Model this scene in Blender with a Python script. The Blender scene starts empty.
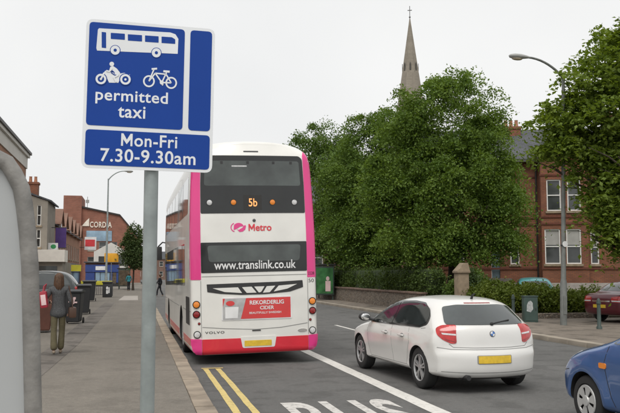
import bpy, bmesh, math, random
import numpy as np
from mathutils import Vector, Matrix
from mathutils.bvhtree import BVHTree
from mathutils.geometry import delaunay_2d_cdt
R = math.radians
PI = math.pi
SC = bpy.context.scene
COL = SC.collection
random.seed(7)

# ------------------------------------------------------------------ camera
cam_d = bpy.data.cameras.new('camera')
cam_d.sensor_width = 36
cam_d.lens = 778 / 620 * 36
cam_d.clip_start = .1
cam_d.clip_end = 3000
cam = bpy.data.objects.new('camera', cam_d)
COL.objects.link(cam)
cam.location = (0, 0, 1.75)
cam.rotation_euler = (R(90 + 4.95), 0, R(-12.5))
SC.camera = cam

# ------------------------------------------------------------------ overcast sky, soft sun, exposure
SUN_EL, SUN_AZ = R(58), R(205)
w = bpy.data.worlds.new('World')
SC.world = w
w.use_nodes = True
nt = w.node_tree
nt.nodes.clear()
sky = nt.nodes.new('ShaderNodeTexSky')
sky.sky_type = 'NISHITA'
sky.sun_disc = False
sky.sun_elevation = SUN_EL
sky.sun_rotation = SUN_AZ
sky.dust_density = 4
hs = nt.nodes.new('ShaderNodeHueSaturation')
hs.inputs['Saturation'].default_value = .3
tc = nt.nodes.new('ShaderNodeTexCoord')
nz = nt.nodes.new('ShaderNodeTexNoise')
nz.inputs['Scale'].default_value = 2.2
nz.inputs['Detail'].default_value = 4
rp = nt.nodes.new('ShaderNodeValToRGB')
rp.color_ramp.elements[0].position = .3
rp.color_ramp.elements[0].color = (6.9, 6.95, 6.95, 1)
rp.color_ramp.elements[1].position = .75
rp.color_ramp.elements[1].color = (8.0, 8.0, 7.9, 1)
mx = nt.nodes.new('ShaderNodeMix')
mx.data_type = 'RGBA'
mx.inputs[0].default_value = .9
bg = nt.nodes.new('ShaderNodeBackground')
bg.inputs['Strength'].default_value = .1
wo = nt.nodes.new('ShaderNodeOutputWorld')
L = nt.links.new
L(sky.outputs[0], hs.inputs['Color'])
L(tc.outputs['Generated'], nz.inputs['Vector'])
L(nz.outputs[0], rp.inputs[0])
L(hs.outputs[0], mx.inputs[6])
L(rp.outputs[0], mx.inputs[7])
L(mx.outputs[2], bg.inputs[0])
L(bg.outputs[0], wo.inputs[0])

sd = bpy.data.lights.new('sun', 'SUN')
sd.energy = 1.5
sd.angle = R(35)
sd.color = (1, .97, .92)
sun = bpy.data.objects.new('sun', sd)
COL.objects.link(sun)
dv = Vector((math.sin(SUN_AZ) * math.cos(SUN_EL), math.cos(SUN_AZ) * math.cos(SUN_EL), math.sin(SUN_EL)))
sun.rotation_euler = dv.to_track_quat('Z', 'Y').to_euler()

SC.view_settings.view_transform = 'Standard'
SC.view_settings.look = 'None'
SC.view_settings.gamma = 1
SC.view_settings.exposure = .36
SC.view_settings.use_curve_mapping = False

# ------------------------------------------------------------------ materials
def nodes(name):
    m = bpy.data.materials.new(name)
    m.use_nodes = True
    n = m.node_tree
    return m, n, n.nodes['Principled BSDF'], n.links.new

def _scale(c, k):
    return (min(1, c[0] * k), min(1, c[1] * k), min(1, c[2] * k), 1)

def M(name, col, rough=.6, metal=0., var=.12, vs=3., bump=0., bs=60., coat=0., spec=.5, detail=5.):
    m, n, b, l = nodes(name)
    b.inputs['Roughness'].default_value = rough
    b.inputs['Metallic'].default_value = metal
    b.inputs['Coat Weight'].default_value = coat
    b.inputs['Coat Roughness'].default_value = .04
    b.inputs['Specular IOR Level'].default_value = spec
    t = n.nodes.new('ShaderNodeTexCoord')
    z = n.nodes.new('ShaderNodeTexNoise')
    z.inputs['Scale'].default_value = vs
    z.inputs['Detail'].default_value = detail
    l(t.outputs['Object'], z.inputs['Vector'])
    r = n.nodes.new('ShaderNodeValToRGB')
    r.color_ramp.elements[0].position = .3
    r.color_ramp.elements[1].position = .7
    r.color_ramp.elements[0].color = _scale(col, 1 - var)
    r.color_ramp.elements[1].color = _scale(col, 1 + var)
    l(z.outputs[0], r.inputs[0])
    l(r.outputs[0], b.inputs['Base Color'])
    if bump:
        z2 = n.nodes.new('ShaderNodeTexNoise')
        z2.inputs['Scale'].default_value = bs
        z2.inputs['Detail'].default_value = 3
        l(t.outputs['Object'], z2.inputs['Vector'])
        bp = n.nodes.new('ShaderNodeBump')
        bp.inputs['Strength'].default_value = bump
        bp.inputs['Distance'].default_value = .02
        l(z2.outputs[0], bp.inputs['Height'])
        l(bp.outputs[0], b.inputs['Normal'])
    return m

def brick(name, c1, c2, mortar, scale=1., bw=.225, bh=.075, ms=.012, rough=.9, blot=.25):
    m, n, b, l = nodes(name)
    b.inputs['Roughness'].default_value = rough
    uv = n.nodes.new('ShaderNodeUVMap')
    t = n.nodes.new('ShaderNodeTexBrick')
    t.inputs['Color1'].default_value = (*c1, 1)
    t.inputs['Color2'].default_value = (*c2, 1)
    t.inputs['Mortar'].default_value = (*mortar, 1)
    t.inputs['Scale'].default_value = scale
    t.inputs['Brick Width'].default_value = bw
    t.inputs['Row Height'].default_value = bh
    t.inputs['Mortar Size'].default_value = ms
    l(uv.outputs[0], t.inputs['Vector'])
    z = n.nodes.new('ShaderNodeTexNoise')
    z.inputs['Scale'].default_value = .8
    z.inputs['Detail'].default_value = 6
    l(uv.outputs[0], z.inputs['Vector'])
    r = n.nodes.new('ShaderNodeValToRGB')
    r.color_ramp.elements[0].position = .3
    r.color_ramp.elements[1].position = .7
    r.color_ramp.elements[0].color = (1 - blot, 1 - blot, 1 - blot, 1)
    r.color_ramp.elements[1].color = (1, 1, 1, 1)
    l(z.outputs[0], r.inputs[0])
    mm = n.nodes.new('ShaderNodeMix')
    mm.data_type = 'RGBA'
    mm.blend_type = 'MULTIPLY'
    mm.inputs[0].default_value = 1
    l(t.outputs[0], mm.inputs[6])
    l(r.outputs[0], mm.inputs[7])
    l(mm.outputs[2], b.inputs['Base Color'])
    bp = n.nodes.new('ShaderNodeBump')
    bp.inputs['Strength'].default_value = .4
    bp.inputs['Distance'].default_value = .01
    bp.invert = True
    l(t.outputs['Fac'], bp.inputs['Height'])
    l(bp.outputs[0], b.inputs['Normal'])
    return m

def rubble(name, cols, mortar, scale):
    m, n, b, l = nodes(name)
    b.inputs['Roughness'].default_value = .95
    uv = n.nodes.new('ShaderNodeUVMap')
    mp = n.nodes.new('ShaderNodeMapping')
    mp.inputs['Scale'].default_value = (scale, scale * 1.9, 1)
    l(uv.outputs[0], mp.inputs['Vector'])
    outs = []
    for feat in ('F1', 'DISTANCE_TO_EDGE'):
        v = n.nodes.new('ShaderNodeTexVoronoi')
        v.voronoi_dimensions = '2D'
        v.feature = feat
        v.inputs['Randomness'].default_value = .85
        l(mp.outputs[0], v.inputs['Vector'])
        outs.append(v)
    hue = n.nodes.new('ShaderNodeSeparateColor')
    l(outs[0].outputs['Color'], hue.inputs[0])
    r = n.nodes.new('ShaderNodeValToRGB')
    r.color_ramp.interpolation = 'LINEAR'
    r.color_ramp.elements[0].color = (*cols[0], 1)
    r.color_ramp.elements[1].color = (*cols[-1], 1)
    for k, c in enumerate(cols[1:-1]):
        e = r.color_ramp.elements.new((k + 1) / (len(cols) - 1))
        e.color = (*c, 1)
    l(hue.outputs[0], r.inputs[0])
    z = n.nodes.new('ShaderNodeTexNoise')
    z.inputs['Scale'].default_value = 14
    z.inputs['Detail'].default_value = 6
    l(uv.outputs[0], z.inputs['Vector'])
    g = n.nodes.new('ShaderNodeMapRange')
    g.inputs['From Min'].default_value = .3
    g.inputs['From Max'].default_value = .7
    g.inputs['To Min'].default_value = .65
    g.inputs['To Max'].default_value = 1.2
    l(z.outputs[0], g.inputs['Value'])
    mu = n.nodes.new('ShaderNodeMix')
    mu.data_type = 'RGBA'
    mu.blend_type = 'MULTIPLY'
    mu.inputs[0].default_value = 1
    l(r.outputs[0], mu.inputs[6])
    l(g.outputs[0], mu.inputs[7])
    st = n.nodes.new('ShaderNodeMapRange')
    st.inputs['From Min'].default_value = .03
    st.inputs['From Max'].default_value = .09
    l(outs[1].outputs['Distance'], st.inputs['Value'])
    mm = n.nodes.new('ShaderNodeMix')
    mm.data_type = 'RGBA'
    mm.inputs[6].default_value = (*mortar, 1)
    l(st.outputs[0], mm.inputs[0])
    l(mu.outputs[2], mm.inputs[7])
    l(mm.outputs[2], b.inputs['Base Color'])
    bp = n.nodes.new('ShaderNodeBump')
    bp.inputs['Strength'].default_value = .9
    bp.inputs['Distance'].default_value = .04
    l(st.outputs[0], bp.inputs['Height'])
    l(bp.outputs[0], b.inputs['Normal'])
    return m

def ground_mat(name, col, streak=.0, big=.25, fine=.25, fs=90., rough=.9, stain=(.6, .38, .5)):
    """asphalt like surface: fine aggregate, broad blotches, darker stains and long wear streaks"""
    m, n, b, l = nodes(name)
    b.inputs['Roughness'].default_value = rough
    b.inputs['Specular IOR Level'].default_value = .3
    t = n.nodes.new('ShaderNodeTexCoord')
    def noise(scale, detail, vec=None):
        z = n.nodes.new('ShaderNodeTexNoise')
        z.inputs['Scale'].default_value = scale
        z.inputs['Detail'].default_value = detail
        l(vec or t.outputs['Object'], z.inputs['Vector'])
        return z.outputs[0]
    def ramp(src, p0, p1, v0, v1):
        r = n.nodes.new('ShaderNodeMapRange')
        r.inputs['From Min'].default_value = p0
        r.inputs['From Max'].default_value = p1
        r.inputs['To Min'].default_value = v0
        r.inputs['To Max'].default_value = v1
        l(src, r.inputs['Value'])
        return r.outputs[0]
    def mul(a, c):
        q = n.nodes.new('ShaderNodeMath')
        q.operation = 'MULTIPLY'
        l(a, q.inputs[0])
        l(c, q.inputs[1])
        return q.outputs[0]
    v = mul(ramp(noise(.35, 6), .3, .7, 1 - big, 1 + big), ramp(noise(fs, 4), .3, .7, 1 - fine, 1 + fine))
    v = mul(v, ramp(noise(14, 5), .3, .7, .9, 1.1))
    v = mul(v, ramp(noise(1.7, 8), stain[1], stain[2], stain[0], 1.))
    if streak:
        mp = n.nodes.new('ShaderNodeMapping')
        mp.inputs['Scale'].default_value = (1.6, .05, 1)
        l(t.outputs['Object'], mp.inputs['Vector'])
        v = mul(v, ramp(noise(1, 5, mp.outputs[0]), .35, .65, 1 - streak, 1 + streak))
    mm = n.nodes.new('ShaderNodeMix')
    mm.data_type = 'RGBA'
    mm.blend_type = 'MULTIPLY'
    mm.inputs[0].default_value = 1
    mm.inputs[6].default_value = (*col, 1)
    l(v, mm.inputs[7])
    l(mm.outputs[2], b.inputs['Base Color'])
    bp = n.nodes.new('ShaderNodeBump')
    bp.inputs['Strength'].default_value = .5
    bp.inputs['Distance'].default_value = .01
    l(noise(fs, 3), bp.inputs['Height'])
    l(bp.outputs[0], b.inputs['Normal'])
    return m

def paint_line(name, col, wear=.5):
    m, n, b, l = nodes(name)
    b.inputs['Roughness'].default_value = .75
    t = n.nodes.new('ShaderNodeTexCoord')
    z = n.nodes.new('ShaderNodeTexNoise')
    z.inputs['Scale'].default_value = 9
    z.inputs['Detail'].default_value = 9
    z.inputs['Roughness'].default_value = .75
    l(t.outputs['Object'], z.inputs['Vector'])
    r = n.nodes.new('ShaderNodeValToRGB')
    r.color_ramp.elements[0].position = .36
    r.color_ramp.elements[0].color = _scale(col, 1 - wear)
    r.color_ramp.elements[1].position = .5
    r.color_ramp.elements[1].color = (*col, 1)
    l(z.outputs[0], r.inputs[0])
    l(r.outputs[0], b.inputs['Base Color'])
    return m

def leafmat(name, dark, light, trans=.35):
    m, n, b, l = nodes(name)
    n.nodes.remove(b)
    t = n.nodes.new('ShaderNodeTexCoord')
    z = n.nodes.new('ShaderNodeTexNoise')
    z.inputs['Scale'].default_value = 1.1
    z.inputs['Detail'].default_value = 8
    z.inputs['Roughness'].default_value = .75
    l(t.outputs['Object'], z.inputs['Vector'])
    r = n.nodes.new('ShaderNodeValToRGB')
    r.color_ramp.elements[0].position = .32
    r.color_ramp.elements[0].color = (*dark, 1)
    r.color_ramp.elements[1].position = .68
    r.color_ramp.elements[1].color = (*light, 1)
    l(z.outputs[0], r.inputs[0])
    d = n.nodes.new('ShaderNodeBsdfPrincipled')
    d.inputs['Roughness'].default_value = .6
    d.inputs['Specular IOR Level'].default_value = .25
    l(r.outputs[0], d.inputs['Base Color'])
    tr = n.nodes.new('ShaderNodeBsdfTranslucent')
    g = n.nodes.new('ShaderNodeMix')
    g.data_type = 'RGBA'
    g.blend_type = 'MULTIPLY'
    g.inputs[0].default_value = 1
    g.inputs[7].default_value = (1.0, 1.0, .35, 1)
    l(r.outputs[0], g.inputs[6])
    l(g.outputs[2], tr.inputs[0])
    mx = n.nodes.new('ShaderNodeMixShader')
    mx.inputs[0].default_value = trans
    l(d.outputs[0], mx.inputs[1])
    l(tr.outputs[0], mx.inputs[2])
    l(mx.outputs[0], n.nodes['Material Output'].inputs[0])
    return m

def emit(name, col, s):
    m, n, b, l = nodes(name)
    b.inputs['Base Color'].default_value = (*col, 1)
    b.inputs['Emission Color'].default_value = (*col, 1)
    b.inputs['Emission Strength'].default_value = s
    return m

MT = dict(
    asphalt=ground_mat('asphalt', (.120, .118, .114), streak=.07, big=.08, fine=.3, stain=(.80, .38, .48)),
    pavement=ground_mat('pavement_asphalt', (.175, .158, .135), streak=.06, big=.08, fine=.2, stain=(.86, .36, .5)),
    forecourt=ground_mat('forecourt', (.20, .17, .14), big=.15, fine=.2),
    soil=ground_mat('soil', (.07, .055, .035), fs=20),
    lawn=ground_mat('lawn', (.06, .09, .03), fs=40),
    earth=ground_mat('earth', (.12, .115, .10), fs=3),
    kerb=M('kerb_stone', (.285, .235, .18), .9, var=.3, vs=2.3, bump=.3, bs=40),
    kerb_r=M('kerb_stone_far', (.30, .26, .21), .9, var=.2, vs=1.3, bump=.3),
    yellow_line=paint_line('yellow_line', (.60, .47, .18), .35),
    white_line=paint_line('white_line', (.64, .62, .58), .3),
    old_white=paint_line('old_white_line', (.56, .54, .51), .6),
    patch=ground_mat('patch_asphalt', (.047, .047, .047), fine=.3),
    iron=M('cast_iron', (.05, .048, .045), .6, .5, bump=.5, bs=50),
    lampgrey=M('lamp_paint', (.17, .178, .168), .6, .1, var=.2, vs=5, bump=.05),
    galv=M('galvanised_steel', (.30, .335, .33), .5, .25, var=.16, vs=9, bump=.05),
    greypaint=M('grey_paint', (.34, .345, .33), .5, .0, var=.08, vs=8),
    paleframe=M('weathered_frame', (.21, .203, .19), .55, 0, var=.3, vs=14, bump=.1),
    palesheet=M('pale_sheet', (.40, .415, .42), .45, 0, var=.05, vs=3),
    signblue=M('sign_blue', (.010, .055, .30), .5, var=.06, vs=2, spec=.2),
    signwhite=M('sign_white', (.78, .80, .82), .4, var=.04),
    signback=M('sign_back', (.35, .35, .35), .5, .3),
    buswhite=M('bus_white', (.74, .73, .69), .3, var=.07, vs=1.4, detail=9., coat=.4),
    magenta=M('bus_magenta', (.72, .045, .235), .3, var=.05, vs=1, coat=.5),
    busred=M('bus_red', (.66, .026, .045), .32, var=.08, vs=2, coat=.4),
    blackgloss=M('black_gloss', (.012, .013, .013), .12, var=.2, coat=.3),
    glass=M('sky_tinted_glass', (.045, .054, .054), .04, var=.5, vs=1.3, spec=.8, coat=.6),  # tint lifted and mottled in the base colour to stand in for reflected sky
    sideglass=M('side_glass', (.018, .022, .022), .06, var=.4, vs=2, spec=.4),
    busglass=M('bus_glass', (.045, .055, .051), .05, var=.6, vs=1.6, spec=.7, detail=4, coat=.4),  # strong mottle in the colour stands in for uneven reflections on the rear windows
    pane=M('window_pane', (.05, .055, .055), .06, var=.5, vs=.7, spec=.7),
    rubber=M('rubber', (.022, .022, .022), .8, var=.2),
    darkplastic=M('dark_plastic', (.03, .03, .031), .5, var=.2),
    alloy=M('alloy', (.50, .50, .50), .35, .6, var=.1),
    hubcap=M('hubcap', (.52, .52, .51), .4, .3, var=.1),
    chrome=M('chrome', (.75, .75, .74), .15, 1., var=.02),
    carwhite=M('car_white', (.70, .69, .665), .28, var=.02, coat=.6),
    carblue=M('car_blue', (.055, .125, .31), .3, .25, var=.05, coat=.8),
    carmaroon=M('car_maroon', (.115, .012, .022), .28, .2, var=.06, coat=.8),
    cardark=M('car_dark', (.030, .036, .035), .3, .2, var=.1, coat=.6),
    carteal=M('car_teal', (.08, .28, .30), .3, .1, var=.06, coat=.6),
    seam=M('seam_black', (.02, .02, .02), .7),
    softseam=M('seam_grey', (.26, .26, .25), .7),
    lampred=M('lamp_red', (.44, .018, .018), .15, var=.25, vs=20, coat=.6),
    lampdark=M('lamp_red_dark', (.25, .012, .012), .15, var=.25, vs=30, coat=.6),
    lampclear=M('lamp_clear', (.60, .60, .60), .15, var=.15, vs=25, coat=.6),
    lamporange=M('lamp_orange', (.80, .25, .03), .2, var=.1, coat=.5),
    plate=M('number_plate', (.70, .47, .04), .45, var=.12, vs=18),
    platewhite=M('badge_white', (.75, .75, .75), .4),
    badgeblue=M('badge_blue', (.05, .16, .45), .3),
    led=emit('led_orange', (1, .38, .12), .55),
    unlit=M('display_black', (.02, .018, .016), .4),
    brick_house=brick('brick_red', (.36, .125, .06), (.265, .092, .048), (.16, .10, .075), blot=.42),
    brick_terrace=brick('brick_terrace', (.43, .195, .115), (.35, .15, .085), (.30, .22, .16)),
    brick_old=brick('brick_brown', (.26, .12, .08), (.21, .09, .06), (.25, .2, .16)),
    brick_mill=brick('brick_mill', (.33, .125, .08), (.27, .10, .065), (.28, .2, .16), bw=.45, bh=.15),
    brick_far=brick('brick_far', (.24, .12, .085), (.2, .10, .075), (.22, .18, .15)),
    rubble=rubble('rubble_stone', [(.13, .11, .09), (.30, .25, .20), (.22, .165, .12), (.36, .31, .25), (.18, .15, .125)], (.10, .09, .08), 1.9),
    churchstone=brick('church_stone', (.30, .265, .215), (.26, .23, .185), (.22, .19, .155), bw=.9, bh=.35, ms=.02),
    sandstone=M('sandstone', (.27, .21, .145), .9, var=.22, vs=5, bump=.3),
    render_grey=M('grey_render', (.25, .225, .19), .9, var=.15, vs=1.2),
    render_pale=M('pale_render', (.60, .58, .54), .9, var=.08, vs=1),
    slate=brick('slate', (.10, .105, .115), (.075, .08, .088), (.045, .045, .05), bw=.3, bh=.22, ms=.012),
    whitepaint=M('white_paint', (.72, .71, .68), .5, var=.08, vs=4),
    doorblue=M('door_blue_grey', (.10, .145, .165), .5),
    dampbrown=M('coping_grey', (.19, .17, .15), .9, var=.2, vs=4),
    drainpipe=M('drainpipe_black', (.03, .026, .024), .5),
    greenpost=M('green_post', (.045, .066, .058), .5, var=.15),
    boxgreen=M('box_green', (.05, .084, .072), .5, var=.15),
    binblack=M('bin_black', (.028, .029, .031), .55, var=.15),
    binrust=M('bin_rust', (.11, .042, .028), .7, var=.2),
    leaf_a=leafmat('leaf_dense', (.065, .128, .024), (.215, .31, .065), .42),
    leaf_b=leafmat('leaf_mid', (.06, .12, .026), (.195, .285, .062), .4),
    leaf_c=leafmat('leaf_dark', (.06, .115, .028), (.16, .24, .055)),
    leaf_d=leafmat('leaf_bright', (.10, .16, .022), (.25, .33, .065), .45),
    leaf_h=leafmat('leaf_hedge', (.045, .08, .018), (.11, .16, .04), .25),
    leaf_j=leafmat('leaf_lime', (.08, .125, .016), (.17, .21, .035), .3),
    leaf_y=leafmat('leaf_young', (.05, .085, .03), (.10, .14, .05), .3),
    bark=M('bark', (.055, .043, .032), .95, var=.35, vs=8, bump=.6, bs=20),
    skin=M('skin', (.48, .29, .21), .55, var=.05),
    hair=M('hair_brown', (.085, .042, .02), .55, var=.5, vs=45, bump=.5, bs=120),
    tweed=M('tweed_jacket', (.075, .077, .08), .95, var=.4, vs=50, bump=.5, bs=90),
    olive=M('olive_trousers', (.105, .09, .05), .9, var=.15, vs=8, bump=.3, bs=30),
    shoe=M('shoe_tan', (.25, .2, .15), .6),
    bagbrown=M('bag_brown', (.07, .035, .022), .5, var=.2),
    bagred=M('bag_red', (.36, .025, .045), .45, var=.1),
    bagpink=M('bag_pale', (.75, .55, .55), .4),
    teal=M('teal_coat', (.02, .20, .24), .8),
    darkcloth=M('dark_cloth', (.02, .021, .026), .9),
    shopblue=M('shop_blue', (.03, .06, .22), .5, var=.1),
    shopyellow=M('sign_yellow', (.85, .42, .03), .5),
    barrieryellow=M('barrier_yellow', (.55, .50, .04), .5),
    purple=M('banner_purple', (.085, .04, .20), .6),
    bannergreen=M('banner_green', (.04, .30, .10), .6),
    signred=M('sign_red', (.62, .05, .06), .5),
    adgreen=M('ad_green', (.05, .17, .06), .35, var=.5, vs=2.4),
    addark=M('ad_dark', (.10, .075, .05), .4, var=.6, vs=3),
    adred=M('ad_red', (.62, .055, .055), .4, var=.06),
    adgrey=M('ad_grey', (.42, .42, .42), .4, var=.25, vs=5),
    paleblue=M('pale_blue_panel', (.25, .36, .46), .4, var=.3, vs=.8),
    blind=M('blind_grey', (.36, .35, .33), .8, var=.1), cream=M('cream_board', (.76, .72, .65), .7, var=.06),
    pinkmark=M('sticker_pink', (.75, .30, .45), .5),
    gilt=M('sign_letters', (.80, .72, .62), .5),
)

# ------------------------------------------------------------------ object helpers
def link(o):
    COL.objects.link(o)
    return o

def tag(o, label=None, cat=None, group=None, kind=None):
    if label: o['label'] = label
    if cat: o['category'] = cat
    if group: o['group'] = group
    if kind: o['kind'] = kind
    return o

def thing(name, label, cat, loc=(0, 0, 0), rz=0, group=None, rx=0, ry=0):
    o = link(bpy.data.objects.new(name, None))
    o.location = loc
    o.rotation_euler = (rx, ry, rz)
    o.empty_display_size = .2
    return tag(o, label, cat, group)

def kids(o):
    return [c for c in bpy.data.objects if c.parent == o]

def copy_tree(o, loc, label, rz=None, parent=None):
    def rec(s, p):
        c = s.copy()
        COL.objects.link(c)
        c.parent = p
        for k in [q for q in bpy.data.objects if q.parent == s]:
            rec(k, c)
        return c
    c = rec(o, None)
    c.location = loc
    if rz is not None: c.rotation_euler = (0, 0, rz)
    c['label'] = label
    return c

def finish(me, angle=35):
    for p in me.polygons: p.use_smooth = True
    me.set_sharp_from_angle(angle=R(angle))

class MB:
    def __init__(s):
        s.bm = bmesh.new()
    def face(s, pts):
        return s.bm.faces.new([s.bm.verts.new(p) for p in pts])
    def box(s, x0, x1, y0, y1, z0, z1, bev=0, mat=None):
        r = bmesh.ops.create_cube(s.bm, size=1)
        m = Matrix.Translation(((x0 + x1) / 2, (y0 + y1) / 2, (z0 + z1) / 2)) @ Matrix.Diagonal((abs(x1 - x0), abs(y1 - y0), abs(z1 - z0), 1))
        if mat: m = mat @ m
        vs = r['verts']
        bmesh.ops.transform(s.bm, matrix=m, verts=vs)
        if bev:
            es = {e for v in vs for e in v.link_edges}
            bmesh.ops.bevel(s.bm, geom=list(es), offset=bev, segments=2, affect='EDGES', profile=.6)
        return s
    def prism(s, pts, d):
        """closed polygon of 3D points extruded by the vector d"""
        d = Vector(d)
        a = [s.bm.verts.new(p) for p in pts]
        b = [s.bm.verts.new(Vector(p) + d) for p in pts]
        n = len(a)
        s.bm.faces.new(a[::-1])
        s.bm.faces.new(b)
        for i in range(n):
            s.bm.faces.new((a[i], a[(i + 1) % n], b[(i + 1) % n], b[i]))
        return s
    def tube(s, pts, r, n=12, cap=True):
        pts = [Vector(p) for p in pts]
        rs = r if isinstance(r, (list, tuple)) else [r] * len(pts)
        rings = []
        prev = None
        for i, p in enumerate(pts):
            t = (pts[min(i + 1, len(pts) - 1)] - pts[max(i - 1, 0)]).normalized()
            if prev is None:
                a = t.orthogonal().normalized()
            else:
                a = (prev - t * prev.dot(t)).normalized()
            prev = a
            b = t.cross(a)
            rings.append([s.bm.verts.new(p + (a * math.cos(2 * PI * k / n) + b * math.sin(2 * PI * k / n)) * rs[i]) for k in range(n)])
        for i in range(len(rings) - 1):
            for k in range(n):
                s.bm.faces.new((rings[i][k], rings[i][(k + 1) % n], rings[i + 1][(k + 1) % n], rings[i + 1][k]))
        if cap:
            s.bm.faces.new(rings[0][::-1])
            s.bm.faces.new(rings[-1])
        return s
    def lathe(s, prof, n=32, mat=None):
        """profile of (r, z) turned about local z, then moved by mat"""
        mat = mat or Matrix.Identity(4)
        rings = []
        for r, z in prof:
            if r < 1e-5:
                rings.append([s.bm.verts.new(mat @ Vector((0, 0, z)))])
            else:
                rings.append([s.bm.verts.new(mat @ Vector((r * math.cos(2 * PI * k / n), r * math.sin(2 * PI * k / n), z))) for k in range(n)])
        for a, b in zip(rings, rings[1:]):
            for k in range(n):
                k2 = (k + 1) % n
                if len(a) == 1 and len(b) == 1: continue
                if len(a) == 1: s.bm.faces.new((a[0], b[k2], b[k]))
                elif len(b) == 1: s.bm.faces.new((a[k], a[k2], b[0]))
                else: s.bm.faces.new((a[k], a[k2], b[k2], b[k]))
        return s
    def blob(s, c, r, seg=12):
        rr = bmesh.ops.create_uvsphere(s.bm, u_segments=seg, v_segments=max(6, seg * 2 // 3), radius=1)
        bmesh.ops.transform(s.bm, matrix=Matrix.Translation(c) @ Matrix.Diagonal((*r, 1)), verts=rr['verts'])
        return s
    def build(s, name, mat, parent=None, loc=None, angle=35, uv=True, recalc=True):
        if recalc: bmesh.ops.recalc_face_normals(s.bm, faces=s.bm.faces)
        if uv:
            lay = s.bm.loops.layers.uv.new('UVMap')
            for f in s.bm.faces:
                nn = f.normal
                if abs(nn.z) > .95: tx, ty = Vector((1, 0, 0)), Vector((0, 1, 0))
                else:
                    tx = Vector((-nn.y, nn.x, 0)).normalized()
                    ty = nn.cross(tx)
                    if ty.z < 0: ty = -ty
                for lp in f.loops:
                    lp[lay].uv = (lp.vert.co.dot(tx), lp.vert.co.dot(ty))
        me = bpy.data.meshes.new(name)
        s.bm.to_mesh(me)
        s.bm.free()
        finish(me, angle)
        me.materials.append(mat)
        o = link(bpy.data.objects.new(name, me))
        o.parent = parent
        if loc: o.location = loc
        return o

def rot_to(axis):
    return Vector(axis).to_track_quat('Z', 'Y').to_matrix().to_4x4()

def X_axis(p, sgn=1):
    """matrix putting a lathe's axis along +-x at p"""
    return Matrix.Translation(p) @ rot_to((sgn, 0, 0))

# ------------------------------------------------------------------ text and decals
def text_data(body, bold=.012, spacing=1.0):
    c = bpy.data.curves.new('lettering', 'FONT')
    c.body = body
    c.size = 1
    c.offset = bold
    c.resolution_u = 4
    c.space_character = spacing
    o = link(bpy.data.objects.new('lettering', c))
    bpy.context.view_layer.update()
    dg = bpy.context.evaluated_depsgraph_get()
    me = bpy.data.meshes.new_from_object(o.evaluated_get(dg))
    bpy.data.objects.remove(o)
    bm = bmesh.new()
    bm.from_mesh(me)
    bpy.data.meshes.remove(me)
    if body[0] == 'M' and bold > 0:      # the thickened M folds over itself: draw it as a polygon
        c2 = bpy.data.curves.new('lettering', 'FONT')
        c2.body = 'M'
        c2.size = 1
        o2 = link(bpy.data.objects.new('lettering', c2))
        bpy.context.view_layer.update()
        mm = bpy.data.meshes.new_from_object(o2.evaluated_get(bpy.context.evaluated_depsgraph_get()))
        xs = [v.co.x for v in mm.vertices]
        ys = [v.co.y for v in mm.vertices]
        bpy.data.objects.remove(o2)
        x0, x1, y0, y1 = min(xs) - bold, max(xs) + bold, min(ys) - bold, max(ys) + bold
        bmesh.ops.delete(bm, geom=[v for v in bm.verts if v.co.x < x1 + .012], context='VERTS')
        t, cx, d = .095 + bold * 1.6, (x0 + x1) / 2, .02
        P = [(x0, y0), (x0 + t, y0), (x0 + t, y1 - .33), (cx, y0 + .10), (x1 - t, y1 - .33), (x1 - t, y0), (x1, y0), (x1, y1), (x1 - t * 1.05, y1), (cx, y0 + .36), (x0 + t * 1.05, y1), (x0, y1)]
        bm.faces.new([bm.verts.new((a, b, 0)) for a, b in P])
    bm.normal_update()
    bmesh.ops.triangulate(bm, faces=bm.faces, ngon_method='EAR_CLIP')
    return bm

def fit_bm(bm, x0, x1, z0, z1):
    xs = [v.co.x for v in bm.verts]
    ys = [v.co.y for v in bm.verts]
    ax, ay = min(xs), min(ys)
    sx, sy = (x1 - x0) / (max(xs) - ax), (z1 - z0) / (max(ys) - ay)
    for v in bm.verts:
        v.co = Vector((x0 + (v.co.x - ax) * sx, z0 + (v.co.y - ay) * sy, 0))
    return bm

def text_flat(body, x0, x1, z0, z1, mat, parent, frame, th=.002, bold=.012, name='lettering', spacing=1.):
    """letters filling the rectangle x0..x1, z0..z1 of the plane given by frame (its x right, y up, z out)"""
    bm = fit_bm(text_data(body, bold, spacing), x0, x1, z0, z1)
    r = bmesh.ops.extrude_face_region(bm, geom=bm.faces[:])
    bmesh.ops.translate(bm, vec=(0, 0, th), verts=[v for v in r['geom'] if isinstance(v, bmesh.types.BMVert)])
    bmesh.ops.transform(bm, matrix=frame, verts=bm.verts)
    m = MB()
    m.bm.free()
    m.bm = bm
    return m.build(name, mat, parent, angle=30)

FRONT = Matrix(((1, 0, 0, 0), (0, 0, -1, 0), (0, 1, 0, 0), (0, 0, 0, 1)))   # plane facing -y: x right, z up

def front(y):
    return Matrix.Translation((0, y, 0)) @ FRONT

class Surf:
    def __init__(s, obj):
        bm = bmesh.new()
        bm.from_mesh(obj.data)
        s.t = BVHTree.FromBMesh(bm)
        bm.free()
    def cast(s, o, d, off):
        p, n, i, dist = s.t.ray_cast(o, d)
        if p is None:
            p, n, i, dist = s.t.find_nearest(o + d * 5)
        if n.dot(d) > 0: n = -n
        return p + n * off, p - n * .003

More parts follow.
